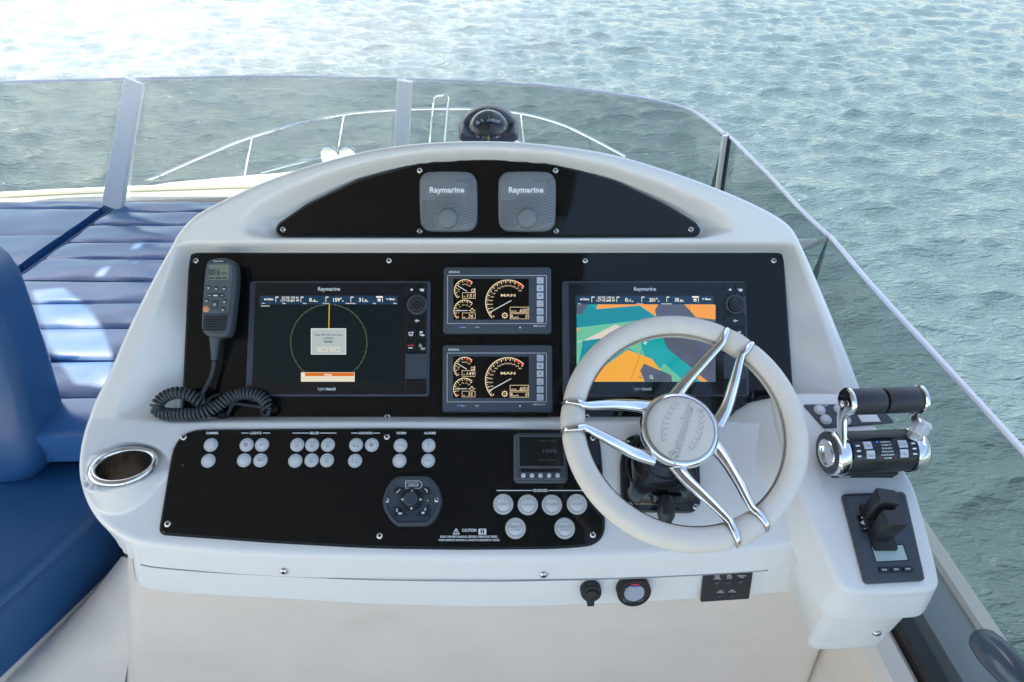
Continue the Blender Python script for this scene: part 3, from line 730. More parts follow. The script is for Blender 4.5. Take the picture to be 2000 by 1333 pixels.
# outer roll-over
gu, gv = np.gradient(dO, us[1]-us[0], vs2[1]-vs2[0]); kdn = np.clip(-gv, 0, 1)**2*(V < vL)
slope = .95*kdn + 4.0*(1-kdn)
rr = .016
xo = dO+rr
Rnd = np.where(xo > 0, np.minimum(xo, rr)**2/(2*rr)*np.minimum(slope, 1.6), 0)
W = W - Rnd - np.where(dO > 0, dO*slope, 0)
W = blur(W, 1.05)
lim = blur(.036*kdn+.062*(1-kdn), 6)
field_mesh(FB, us, vs2, W, dO-lim, 0., 'moulding', 'gel', con, hole)

# lower front body under the lip, toe-kick wall and pedestal
zs = FC.pt(0, FC.hit(900, 1101)[1], 0)[2]-.060
def plan(px_list, z): return [tuple(on_z(x, y, z)[:2]) for x, y in px_list]
seam = [(232, 1084), (246, 1097), (304, 1107), (420, 1114), (560, 1121), (720, 1130), (940, 1135), (1090, 1133), (1240, 1127), (1400, 1118), (1545, 1108), (1640, 1100)]
zp = zs+.012
body = [p for p in plan(seam, zp)]
body = [tuple(q) for q in spline(body, 3)]
back = [(body[-1][0], 1.25), (body[0][0]-.02, 1.25)]
bp_ = ccw(rpoly(body+back, .002, 1))
LEAN = math.tan(R(18)); mb = MB(); rs = []
for d, z_ in ((.070*LEAN-.04, zs-.072), (.070*LEAN-.022, zs-.072), (.066*LEAN-.020, zs-.066), (-.020, zp+.004)):
    q = offset_poly(bp_, d); rs.append([(*p, z_) for p in q])
mb.rings(rs); mb.build('front_skirt', 'gel', con, smooth=50)
mb = MB(); mb.tube(spline([on_z(x, y+1.5, .7745) for x, y in ((275, 1102), (310, 1108), (420, 1117), (560, 1124), (720, 1131), (940, 1134), (1090, 1132), (1240, 1128), (1400, 1120), (1500, 1113))], 5), .0013, 6); mb.build('seam_shadow_strip', 'seam', con)  # dark tube painted in as the shadow line under the lip
def frame_on_skirt(px, py):
    """plane of the vertical skirt near a pixel"""
    z = zp; best = None
    for (x0, y0), (x1, y1) in zip(body[:-1], body[1:]):
        t = nrm((x1-x0, y1-y0, 0)); n = np.cross(t, (0, 0, 1)); n = n if n[1] < 0 else -n
        fr = Frame((x0-n[0]*.0134, y0-n[1]*.0134, zp), t, np.array((0, 0, 1.))-n*LEAN); u, v = fr.hit(px, py, -.006)
        if -.002 <= u <= math.hypot(x1-x0, y1-y0)+.002: return fr
    return Frame((*body[len(body)//2], zp), (1, 0, 0), (0, 0, 1))
pt_ = np.asarray(rpoly([(-.755, 1.25), (-.755, .73), (-.72, .69), (.40, .672), (.66, .65), (.66, 1.25)], [0, .02, .03, .05, .03, 0], 4)); pb_ = np.asarray(rpoly([(-1.02, 1.25), (-1.02, .63), (-.96, .575), (.42, .565), (.69, .555), (.69, 1.25)], [0, .02, .03, .05, .03, 0], 4))
mb = MB(); mb.rings([[(*p, 0) for p in pb_]]+[[(*(pb_[i]+(pt_[i]-pb_[i])*k), (zs-.03)*k) for i in range(len(pt_))] for k in (.33, .66, 1)]); mb.build('pedestal', 'cream', con)
FZs = Frame((0, 0, 0), (1, 0, 0), (0, 0, 1))

# bolts in the lip
class _L: pass
def lip_bolt(px, py):
    u, v = FB.hit(px, py, 0); 
    # walk along the ray until it meets the height field
    d = ray(px, py)
    for t in np.arange(.6, 1.6, .0008):
        q = CAM+d*t-FB.o; a, b, c = q@FB.ex, q@FB.ey, q@FB.en
        i, j = int(round((a-us[0])/.0025)), int(round((b-vs2[0])/.0025))
        if 2 < i < len(us)-3 and 2 < j < len(vs2)-3 and c < W[i, j]:
            n = nrm((-(W[i+2, j]-W[i-2, j])/.01, -(W[i, j+2]-W[i, j-2])/.01, 1)); nw = n[0]*FB.ex+n[1]*FB.ey+n[2]*FB.en
            return CAM+d*t, nw
    return None, None
for p in ((225, 1076), (555, 1115), (1062, 1122)):
    c, n = lip_bolt(*p)
    if c is not None:
        fr = Frame(c, np.cross((0, 0, 1), n) if abs(n[2]) < .99 else XX, (0, 0, 1)); fr = Frame(c, fr.ex, np.cross(n, fr.ex))
        o = link_mesh('bolt', SCREW, con, None, fr.mat4(0, 0, 0, con.loc) @ Matrix.Scale(1.25, 4)); link_mesh('socket', SOCKET, con, o)
u_ = on_y(284, 1161, .70)
mb = MB(); mb.lathe(Frame((-.705, .70, u_[2]), (1, -.2, 0), (0, 0, 1)), 0, 0, [(.009, -.002), (.008, .003), (.004, .005)], 14); mb.build('drain_plug', 'screwdark', con)

# ---- right-hand pod that carries the throttles
TD = 19.0
dC = CAM + ray(1575, 975)*(((FC.o-CAM)@FC.en)/(ray(1575, 975)@FC.en))
pod_o = dC + nrm(CAM-dC)*.055
FD = slope_frame(pod_o, TD)
kD = 0.0; vD = 0.0       # the front part slopes down a little more
def S_pod(v): v = np.asarray(v, float); return np.where(v < vD, (v-vD)*kD, 0.)
def hit_pod(px, py, h=0.):
    w = 0.
    for _ in range(40):
        u, v = FD.hit(px, py, w+h); w = .5*w+.5*float(S_pod(v))
    return (u, v)
FDf = slope_frame(FD.pt(0, vD, 0), TD)            # front slope of the pod
pod_px = [(1508, 768), (1600, 764), (1672, 768), (1700, 812), (1745, 878), (1788, 945), (1812, 1025), (1832, 1100), (1840, 1142), (1826, 1158), (1740, 1164), (1672, 1163), (1642, 1150), (1600, 1062), (1558, 964), (1536, 890), (1516, 820)]
PD = ccw(rpoly([hit_pod(*p) for p in pod_px], .022, 5))
nP = len(PD); tP = np.roll(PD, -1, 0)-np.roll(PD, 1, 0); tP /= np.linalg.norm(tP, axis=1)[:, None]; oP = np.c_[tP[:, 1], -tP[:, 0], np.zeros(nP)]
lefP = np.clip(-oP[:, 0], 0, 1)[:, None]; vb = FD.hit(1550, 962)[1]; backP = sstep((PD[:, 1:2]-vb+.01)/.10)
rs = []; rr = .011
topw = FD.pts(np.c_[PD, np.full(nP, -rr)])
def drop(dz, draft): return topw + oP*(draft) - np.array((0, 0, dz))
spread = lefP*(.004+.085*backP)+.003
mb = MB(); rs = [drop(.058, .003+spread*.8), drop(.056, .005+spread*.8), drop(.03, .003+spread*.45), drop(.004, .001+spread*.05)]
for k in range(6):
    a = math.pi/2*k/5; q = offset_poly(PD, -rr*(1-math.cos(a))); rs.append(FD.pts(np.c_[q, np.full(nP, -rr+rr*math.sin(a))]))
mb.rings(rs, cap0=True); mb.build('pod', 'gel', con, smooth=40)
zpod = topw[:, 2].min()-.056
front = [i for i in range(nP) if True]
b0 = drop(.0575, .0)-oP*.006
mb = MB(); zr = [(0, 0), (.04, -.004), (.125, -.012), (.140, -.024), (.146, -.05)]; fsc = (.18+.82*np.abs(oP[:, :1])**1.5)
ky = np.clip((b0[:, 1]-b0[:, 1].min())/.30, 0, 1)
mb.rings([b0+oP*d*fsc-np.c_[np.zeros(nP), np.zeros(nP), z_*(1-.0*ky)] for z_, d in zr[::-1]])
mb.build('pod_underside', 'gel', con, smooth=40)
low = [(0, 0)]*3+[(0, b0[:, 1].min()-.004)]
ff = Frame((0, low[3][1]+.008, 0), (1, 0, 0), (0, 0, 1)); uu = ff.hit(1712, 1236)
o = link_mesh('bolt', SCREW, con, None, ff.mat4(*uu, 0, con.loc) @ Matrix.Scale(1.3, 4)); link_mesh('socket', SOCKET, con, o)

# ================================================================== BLACK PANELS
def panel_thing(name, label, fr, poly_px, w, rad, screws, m='panel', th=.004, gask=.0035):
    poly = ccw([fr.hit(*p, w+th) for p in poly_px]); poly = ccw(rpoly(poly, rad, 6)); c = poly.mean(0)
    t = Thing(name, label, 'panel', fr.pt(*c, w), None)
    mb = MB(); mb.prism(fr, poly, w, w+th, .001); mb.build('board', m, t)
    mb = MB(); rs = []
    for d, z in ((0.0002, w-.001), (gask, w-.001), (gask, w+th*.6), (.0002, w+th*.6)):
        q = offset_poly(poly, d); rs.append(fr.pts(np.c_[q, np.full(len(q), z)]))
    mb.rings(rs+[rs[0]], cap0=False, cap1=False); mb.build('gasket', 'gasket', t)
    for s_ in screws: screw(fr, *s_, w+th, t)
    return t
pa = panel_thing('arch_panel', 'black arched instrument panel under the console hood', FA, A_px, 0., [.006]+[.004]+[.02]*7+[.004]*2+[.006, .006], [(553, 449), (820, 334), (820, 452), (1085, 334), (1086, 452), (1349, 449)], 'panel2')
pb = panel_thing('display_panel', 'wide glossy black panel that carries the screens', FB, B_px, 0., .012, [(383, 510), (760, 510), (1143, 510), (1511, 510), (757, 814), (1146, 814)], 'panel2')
C_px = [(346, 843), (760, 840), (1166, 843), (1172, 900), (1180, 1060), (1100, 1068), (900, 1070), (720, 1067), (520, 1056), (313, 1041), (328, 950)]
pc = panel_thing('switch_panel', 'black lower switch panel with rows of round pale buttons', FC, C_px, .001, [.018, .01, .018, .05, .022, .05, .05, .05, .05, .018, .05], [(359, 855), (328, 1024), (756, 854), (742, 1047), (1158, 1045), (1158, 856)])
WC = .005

# ================================================================== SUN COVERS on the arch panel
def suncover(x0, label):
    fr = FA; w0 = .0042; w1 = .026
    p = [fr.hit(x, y, w1) for x, y in ((x0+1, 451), (x0+109, 451), (x0+110, 337), (x0, 337))]
    (u0, v0), (u1, v1) = np.mean([p[0], p[3]], 0)*[1, 0]+np.array([0, (p[0][1]+p[1][1])/2]), np.mean([p[1], p[2]], 0)*[1, 0]+np.array([0, (p[2][1]+p[3][1])/2])
    t = Thing('instrument_cover', label, 'cover', fr.pt((u0+u1)/2, (v0+v1)/2, w0), 'grey instrument covers on the arch panel')
    # slightly barrelled rounded square
    base = np.asarray(rrect(u0, v0, u1, v1, .017, 7)); c = np.array([(u0+u1)/2, (v0+v1)/2]); h = np.array([u1-u0, v1-v0])/2
    def barrel(q):
        n = []
        for a, b in zip(q[:-1], q[1:]):
            for k in range(4): n.append(a+(b-a)*k/4)
        for k in range(4): n.append(q[-1]+(q[0]-q[-1])*k/4)
        n = np.asarray(n); d = (n-c)/h; n[:, 0] += .0022*np.sign(d[:, 0])*(1-d[:, 1]**2)*np.abs(d[:, 0])**6; n[:, 1] += .0022*np.sign(d[:, 1])*(1-d[:, 0]**2)*np.abs(d[:, 1])**6; return n
    base = barrel(base); mb = MB(); rs = []
    prof = [(0, w0), (.0002, w0+.012), (-.0015, w1-.007), (-.004, w1-.003), (-.008, w1-.001), (-.016, w1)]
    for d, w in prof:
        q = offset_poly(base, d); rs.append(fr.pts(np.c_[q, np.full(len(q), w)]))
    mb.rings(rs); bd = mb.build('shell', 'cover', t, smooth=50)
    kx, ky = x0+55, 427; ku, kv = fr.hit(kx, ky, w1)
    mb = MB(); mb.lathe(fr, ku, kv, [(.020, w1-.001), (.0185, w1+.003), (.0175, w1+.010), (.016, w1+.0125), (.011, w1+.0135), (.004, w1+.0137)], 28); mb.build('knob', 'cover', t, smooth=50)
    ik = Ink(fr, w1+.0003); ik.text('Raymarine', x0+53, 371, 10.5, 68, bold=.045); ik.build('lettering', 'white', t)
    ik = Ink(fr, w1+.0002)
    for i in range(19):
        pts = []
        for s_ in np.linspace(.04, .97, 22):
            x = x0+110*s_; y = 391+i*3.9-(62-2.0*i)*sstep((s_-.18)/.80)*1.0+3*math.sin(s_*5)
            inside = 349 < y < 446 and not (math.hypot(x-kx, y-ky) < 23) and not (y < 381 and x < x0+92 and y > 360)
            if inside: pts.append((x, y))
            else:
                if len(pts) > 1: ik.path(pts, 1.25)
                pts = []
        if len(pts) > 1: ik.path(pts, 1.25)
    ik.build('wave_ridges', 'coverridge', t)
suncover(820, 'grey ribbed instrument cover on the arch panel, nearer the radar plotter')
suncover(974.5, 'grey ribbed instrument cover on the arch panel, nearer the chart plotter')

# ================================================================== CHART PLOTTERS
def uvrect(fr, px4, w):
    p = [fr.hit(x, y, w) for x, y in px4]      # TL, TR, BR, BL
    return (p[0][0]+p[3][0])/2, (p[2][1]+p[3][1])/2, (p[1][0]+p[2][0])/2, (p[0][1]+p[1][1])/2
def plotter(dx, kx, chart, label):
    fr = FB; w0, w1 = .0042, .016
    x0, x1 = 484+dx, (840 if dx == 0 else 1461)
    u0, v0, u1, v1 = uvrect(fr, ((x0+(6 if dx == 0 else -1), 549), (x1+2, 549), (x1-3, 775), (x0-(8 if dx == 0 else 4), 775)), w1)
    t = Thing('chart_plotter', label, 'display', fr.pt((u0+u1)/2, (v0+v1)/2, w0), 'chart plotters on the display panel')
    mb = MB(); mb.prism(fr, rrect(u0, v0, u1, v1, .006), w0, w1, .0025, 3); mb.build('bezel', 'greyplastic', t)
    mb = MB(); q = rrect(u0+.012, v0+.004, u1-.006, v1-.004, .003); mb.prism(fr, q, w1-.001, w1+.0012, .0005); gf = mb.build('glass_front', 'glossblack', t)
    ws_ = w1+.0014
    sx0, sx1, sy0, sy1 = 507+dx, 776.5+dx, 578, 747
    Ink(fr, ws_).rect(sx0, sy0, sx1, sy1).build('screen', 's_dark', t)
    lay = lambda k: ws_+.0002*k
    # header
    Ink(fr, lay(1)).rect(sx0, 578, sx1, 595).build('header_bar', 's_bar', t)
    c = (lambda X, Y: (470+X/5.128+dx, 540+Y/5.128))
    ik = Ink(fr, lay(2), c)
    for X in (352, 603, 853, 1103): ik.rect(X-2, 205, X+3, 258).rect(X, 205, X+28, 214)
    ik.rect(1418, 200, 1423, 258)
    pos = ('32°43\'.175 N', '117°10\'.651 W', '0.6', '159°', '31.3') if not chart else ('32°43\'.178 N', '117°10\'.648 W', '0.7', '201°', '30.8')
    ik.text(pos[0], 495, 214, 20, 165, bold=.02); ik.text(pos[1], 495, 243, 22, 185, bold=.02)
    ik.text(pos[2][:2], 706, 236, 36, 38, bold=.02); ik.text(pos[2][2:], 738, 244, 24, 16, bold=.03); ik.rect(750, 248, 768, 255)
    ik.text(pos[3], 970, 236, 36, 84, bold=.02); ik.rect(1020, 242, 1028, 255)
    ik.text(pos[4][:2], 1205, 236, 36, 42, bold=.02); ik.text(pos[4][2:], 1245, 244, 24, 30, bold=.03); ik.rect(1266, 246, 1276, 255)
    ik.rect(1358, 200, 1418, 215); ik.disc(1387, 232, 18, ry=8); ik.rect(1372, 244, 1404, 252)
    ik.text('Home', 296, 228, 22, 60, bold=.03); ik.poly([(236, 230), (247, 220), (258, 230), (258, 238), (236, 238)])
    ik.text('Menu', 1517, 228, 20, 56, bold=.03); ik.rect(1458, 222, 1478, 227); ik.rect(1464, 231, 1478, 235)
    for X, s_ in ((228, 'View'), (437, 'Mark'), (642, 'Range'), (855, 'North-Up'), (1103, 'Relative Motion'), (1340, 'Ships'), (1548, 'Menu')):
        if not chart or X in (855, 1103, 228): ik.text(s_, X-(20 if chart and X == 855 else 0), 271 if not chart else 275, 11, None, bold=.02)
    if not chart: ik.text('Sentinel Set', 247, 296, 12, 88, bold=.02)
    ik.build('header_text', 's_white', t)
    if not chart:
        ik = Ink(fr, lay(1), c); 
        for i in range(150):
            a = -139+278*i/149
            if abs(a) > 2: ik.arc(882, 663, 382, a-.18, a+.18, 9 if i % 5 else 20, 1)
        ik.build('range_ring', 's_dots', t)
        Ink(fr, lay(2), c).line(888, 282, 883, 524, 8).build('heading_line', 's_yellow', t)
        Ink(fr, lay(2), c).rect(704, 522, 1056, 784).build('dialog_edge', 's_frame', t)
        Ink(fr, lay(3), c).rect(710, 529, 1050, 778).build('dialog', 's_dialog', t)
        ik = Ink(fr, lay(4), c); ik.rect(762, 706, 872, 758).rect(888, 706, 998, 758); ik.build('dialog_button', 's_btn', t)
        ik = Ink(fr, lay(5), c); ik.text('Radar 4kW HD Color Array', 882, 586, 20, 272); ik.text('(-60004)', 880, 620, 20, 92); ik.text('Standby', 880, 653, 22, 90, bold=.03); ik.text('OK', 836, 734, 14); ik.text('Tx', 964, 734, 14); ik.build('dialog_text', 's_text', t)
        Ink(fr, lay(1), c).rect(604, 962, 1142, 1056).build('warning_box', 's_beige', t)
        Ink(fr, lay(2), c).rect(640, 966, 1136, 1000).build('warning_bar', 's_orange', t)
        ik = Ink(fr, lay(3), c); ik.text('Warning', 874, 985, 20, 78, bold=.03); ik.arc(630, 984, 15, 0, 360, 4, 16); ik.build('warning_text', 's_white', t)
        ik = Ink(fr, lay(2), c); ik.text('No GPS fix', 672, 1030, 14, 92, bold=0); ik.build('warning_note', 's_btn', t)
    else:
        g = (lambda X, Y: (1080+X/3.571, 500+Y/3.571))       # coordinates measured in an enlarged crop
        def area(k, m_, *ps):
            for p in ps: Ink(fr, lay(k), g).poly(p).build('chart_area', m_, t)
        X0, X1, Y0, Y1 = 165, 1134, 339, 879
        area(1, 'c_teal', [(X0, Y0), (X1, Y0), (X1, Y1), (X0, Y1)])
        area(2, 'c_teal2', [(240, Y0), (310, 372), (600, 345), (705, 425), (560, 455), (165, 500), (165, 430)])
        area(3, 'c_orange', [(312, Y0), (735, Y0), (712, 378), (720, 425), (605, 347), (302, 372)], [(915, Y0), (1120, Y0), (1134, 350), (1134, 445), (1000, 430)])
        area(3, 'c_slate', [(165, Y0), (245, Y0), (195, 415), (165, 405)], [(735, Y0), (915, Y0), (1000, 430), (1134, 445), (1134, Y1-1), (1078, Y1-1), (940, 760), (800, 650), (765, 570), (725, 430), (712, 378)])
        area(2, 'c_green', [(165, 502), (560, 455), (720, 440), (560, 600), (360, 640), (210, 590), (180, 740), (165, 760)], [(520, 640), (610, 600), (640, 710), (560, 660)], [(745, 790), (775, 752), (900, 860), (880, 878), (830, 878)])
        area(3, 'c_grey', [(215, 588), (435, 480), (520, 505), (360, 575)])
        area(3, 'c_teal2', [(205, 600), (360, 570), (430, 640), (300, 760), (190, 760)])
        area(4, 'c_amber', [(285, Y1-1), (330, 790), (520, 655), (690, 720), (745, 790), (830, Y1-1)], [(165, 508), (188, 508), (180, 525), (165, 522)])
        area(4, 'c_orange', [(985, 795), (1010, 820), (1080, Y1-1), (1030, Y1-1), (970, 815)])
        area(5, 'c_slate', [(608, 800), (635, 752), (735, 795), (825, 832), (832, Y1-1), (640, Y1-1)])
        ik = Ink(fr, lay(6), g); ik.line(740, 345, 800, 410, 4).line(1040, 600, 1040, 700, 3).line(1040, 700, 1130, 785, 3); ik.build('chart_line', 'c_line', t)
        ik = Ink(fr, lay(6), g); ik.line(545, 862, 625, 640, 2).line(1030, 865, 1095, 780, 2).path([(625, 800), (740, 840), (770, 872)], 2).path([(952, 342), (955, 385), (945, 405)], 2); ik.disc(609, 845, 9); ik.build('chart_contour', 'c_dark', t)
        ik = Ink(fr, lay(7), g); ik.line(630, 612, 660, 604, 4).line(641, 596, 648, 622, 4).arc(684, 844, 9, 0, 360, 3, 14).line(690, 852, 699, 860, 4).rect(603, 842, 615, 846).line(172, 606, 205, 590, 3); ik.build('cursor', 's_white', t)
    # brand and model lettering on the glass
    ik = Ink(fr, ws_, c); ik.text('Raymarine', 886, 126, 36, 222, bold=.02); ik.text('hybrid', 820, 1126, 32, 90, bold=-.005); ik.text('touch', 909, 1126, 32, 86, bold=.03); ik.build('lettering', 'white', t)
    # control column
    k = (lambda X, Y: (470+X/5.128+kx, 540+Y/5.128))
    def key(X0_, Y0_, X1_, Y1_, name='key', h=.0018, m_='glossblack'):
        a = fr.hit(*k(X0_, Y1_), w1+.002); b = fr.hit(*k(X1_, Y0_), w1+.002); mb = MB(); mb.prism(fr, rrect(a[0], a[1], b[0], b[1], .0012, 3), w1+.0005, w1+.0012+h, .0006); return mb.build(name, m_, t)
    key(1652, 66, 1762, 190); key(1768, 66, 1872, 190); key(1655, 385, 1868, 506); key(1652, 516, 1756, 640); key(1762, 516, 1866, 636); key(1650, 646, 1754, 770); key(1760, 646, 1866, 768)
    cdoor = key(1648, 776, 1868, 1028, 'card_door', .0024, 'greyplastic'); key(1650, 1040, 1866, 1178, 'card_door', .002, 'glossblack')
    du_, dv_ = fr.hit(*k(1765, 282), w1+.006)
    mb = MB(); mb.lathe(fr, du_, dv_, [(.0200, w1+.001), (.0195, w1+.005), (.0175, w1+.0075), (.0150, w1+.0075), (.0135, w1+.006)], 36); dl = mb.build('dial', 'slate', t)
    mb = MB(); mb.lathe(fr, du_, dv_, [(.0134, w1+.0055), (.0125, w1+.0095), (.0105, w1+.0105), (.008, w1+.0098), (.0075, w1+.0098), (.007, w1+.0112), (.001, w1+.0115)], 32); mb.build('dial_button', 'blackplastic', t, dl)
    ik = Ink(fr, w1+.0034, k)
    ik.poly([(1700, 132), (1713, 120), (1726, 132), (1726, 144), (1700, 144)]); ik.rect(1800, 126, 1836, 152).line(1788, 128, 1798, 132, 6)
    ik.line(1760, 446, 1790, 446, 10).poly([(1742, 446), (1766, 428), (1766, 464)])
    ik.frame(1682, 560, 1724, 592, 7).line(1716, 552, 1732, 570, 7).rect(1694, 582, 1726, 598); ik.rect(1794, 550, 1822, 570).rect(1794, 570, 1800, 590).disc(1822, 590, 22, ry=9)
    ik.rect(1680, 712, 1722, 724); ik.arc(1800, 697, 13, 30, 330, 5, 14).line(1800, 676, 1800, 692, 5).arc(1826, 726, 9, 0, 360, 5, 12).arc(1826, 726, 18, 50, 130, 4, 6).arc(1826, 726, 18, 230, 310, 4, 6)
    ik.build('key_symbols', 'white', t)
    Ink(fr, w1+.0034, k).rect(1672, 686, 1734, 700).build('standby_mark', 'red', t)
plotter(0, 0, False, 'black touchscreen plotter showing a dark radar ring and standby dialog')
plotter(617, 622, True, 'black touchscreen plotter showing a teal and orange chart behind the wheel')

# ================================================================== ENGINE DISPLAYS
def engine_display(row, label):
    fr = FB; w0, w1 = .0042, .020
    if row == 0: c4 = ((866, 522), (1077, 522), (1077, 652), (865, 652)); T = lambda X, Y: (860+X/8.696, 515+Y/8.696)
    else: c4 = ((865, 674), (1079, 674), (1079, 806), (863, 806)); T = lambda X, Y: (860+(X*1.005-8)/8.696, 665+(Y*1.017+10)/8.696)
    u0, v0, u1, v1 = uvrect(fr, c4, w1)
    t = Thing('engine_display', label, 'display', fr.pt((u0+u1)/2, (v0+v1)/2, w0), 'engine displays between the plotters')
    mb = MB(); mb.prism(fr, rrect(u0, v0, u1, v1, .006), w0, w1, .003, 3); mb.build('housing', 'slate', t)
    L = lambda k: w1+.0004+.0002*k
    ik = Ink(fr, L(0), T)
    for (x0, y0, x1, y1) in ((128, 200, 1800, 207), (122, 1016, 1800, 1023)): ik.rect(x0+12, y0, x1-12, y1)
    ik.rect(120, 215, 127, 1010).rect(1798, 215, 1805, 1010)
    for x, y, a in ((138, 218, 270), (1788, 218, 0), (1788, 1006, 90), (134, 1006, 180)): ik.arc(x, y, 14, a, a+90, 7, 5)
    ik.text('BÖNING', 236, 146, 32, 180, bold=.03); ik.text('Power', 388, 1082, 24, 88, bold=.01); ik.text('Fault', 627, 1082, 24, 68, bold=.01); ik.text('MMDS-CLC 6.5', 1682, 1062, 26, 205, bold=.02); ik.disc(1354, 1088, 17, ry=14)
    ik.build('lettering', 'white', t)
    Ink(fr, L(0), T).disc(305, 1082, 18, 12, ry=12).build('power_light', 'led_blue', t); Ink(fr, L(0), T).disc(568, 1080, 12, 12, ry=9).build('fault_light', 'led_red', t)
    Ink(fr, L(0), T).rect(222, 262, 1504, 955).build('screen', 's_black', t)
    iv, rd, nd = Ink(fr, L(1), T), Ink(fr, L(2), T), Ink(fr, L(3), T)
    vals = ('151', '36', '600') if row == 0 else ('149', '35', '601')
    # rev counter
    cx, cy, r = 1150, 660, 378
    def hand(a, r_): return (cx+r_*math.sin(R(a)), cy-r_*math.cos(R(a)))
    iv.arc(cx, cy, r, -134, 45, 17, 60)
    for i in range(29):
        a = -134+i*179/28; big = i % 2 == 0; p, q = hand(a, r-14), hand(a, r-(50 if big else 34)); iv.line(*p, *q, 16 if big else 9)
    for i in range(4, 29, 2):
        a = -134+i*179/28; p = hand(a, r-88); iv.text(str(i*100), p[0], p[1]+6, 24, 60, bold=.0)
    rd.arc(cx, cy, r-20, 22, 44, 26, 10)
    nd.line(*((830), 836, 1205, 630), 15)
    iv.text('MAN', 1152, 540, 44, 248, bold=.02); iv.frame(1182, 738, 1504, 836, 8).frame(1182, 850, 1504, 945, 8)
    iv.text('1/min', 1246, 806, 26, 96, shear=.2); iv.text(vals[2], 1418, 796, 56, 138, bold=.01, shear=.2); iv.text('B', 1216, 895, 48, 36, bold=.03); iv.text('gal/h', 1285, 912, 26, 90, shear=.2); iv.text('0', 1464, 897, 54, None, bold=.01, shear=.2)
    iv.arc(1096, 884, 36, 0, 360, 13, 24)
    for i in range(8): a = R(i*45); iv.line(1096+40*math.sin(a), 884-40*math.cos(a), 1096+53*math.sin(a), 884-53*math.cos(a), 18)
    iv.text('N', 1096, 885, 24, 20, bold=.02)
    for (cx, cy, r, a0, a1, unit, val, lab, dial) in ((420, 455, 180, -136, 44, '°F', vals[0], ((-95, '50'), (-78, '100'), (-18, '170'), (2, '195'), (22, '215'), (44, '250')), 0), (415, 805, 182, -134, 46, 'psi', vals[1], ((-103, '25'), (-76, '50'), (-46, '75'), (-14, '100'), (18, '125'), (44, '150')), 1)):
        iv.arc(cx, cy, r, a0, a1, 15, 36)
        for i in range(13):
            a = R(a0+(a1-a0)*i/12); big = i % 2 == 0
            iv.line(cx+(r-12)*math.sin(a), cy-(r-12)*math.cos(a), cx+(r-(42 if big else 30))*math.sin(a), cy-(r-(42 if big else 30))*math.cos(a), 14 if big else 8)
        for a, s_ in lab: iv.text(s_, cx+(r-72)*math.sin(R(a)), cy-(r-72)*math.cos(R(a))+6, 20, 14*len(s_), bold=0)
        yb = cy+(38 if dial == 0 else 32)
        iv.frame(372, yb, 598, yb+104, 7); iv.text(unit, 408, yb+72, 24, 34, shear=.1); iv.text(val, 515, yb+54, 58, 44*len(val), bold=.01, shear=.2)
        if dial == 0: rd.arc(cx, cy, r-22, 10, 42, 26, 8); nd.line(285, 372, 455, 475, 13); iv.arc(550, 456, 24, 0, 360, 6, 14); iv.rect(580, 420, 594, 488).line(520, 490, 580, 490, 8).line(532, 450, 568, 450, 6)
        else: rd.arc(cx, cy, r-22, -132, -118, 30, 5); nd.line(258, 804, 460, 799, 13); iv.arc(540, 800, 26, 0, 360, 8, 14); iv.line(484, 800, 516, 800, 10).line(564, 800, 598, 800, 10).line(524, 772, 540, 758, 9).line(556, 772, 540, 758, 9)
    iv.build('gauge_scale', 's_ivory', t); rd.build('red_zone', 's_red', t); nd.build('needle', 's_needle', t)
    for i, Y in enumerate((286, 417, 549, 681, 813, 944)):
        a = fr.hit(*T(1640, Y+54), w1+.001); b = fr.hit(*T(1752, Y-54), w1+.001); mb = MB(); mb.prism(fr, rrect(a[0], a[1], b[0], b[1], .0008, 2), w1-.0002, w1+.0012, .0004); kb = mb.build('key', 'keyface', t)
        ik = Ink(fr, w1+.0014, T)
        if i == 1: ik.poly([(1695, Y-20), (1674, Y+18), (1716, Y+18)])
        elif i == 2: ik.poly([(1693, Y+22), (1674, Y-14), (1712, Y-14)])
        else: ik.text(('Menu', '', '', 'Set', 'Res', 'Enter')[i], 1694, Y-4, 20, 72, bold=.0); ik.rect(1662, Y+26, 1728, Y+32)
        ik.rect(1708, Y-46, 1734, Y-38); ik.build('key_legend', 'red' if i == 3 else 'bluep', t, kb)
engine_display(0, 'slate engine gauge display reading 600, above its twin')
engine_display(1, 'slate engine gauge display reading 601, below its twin')

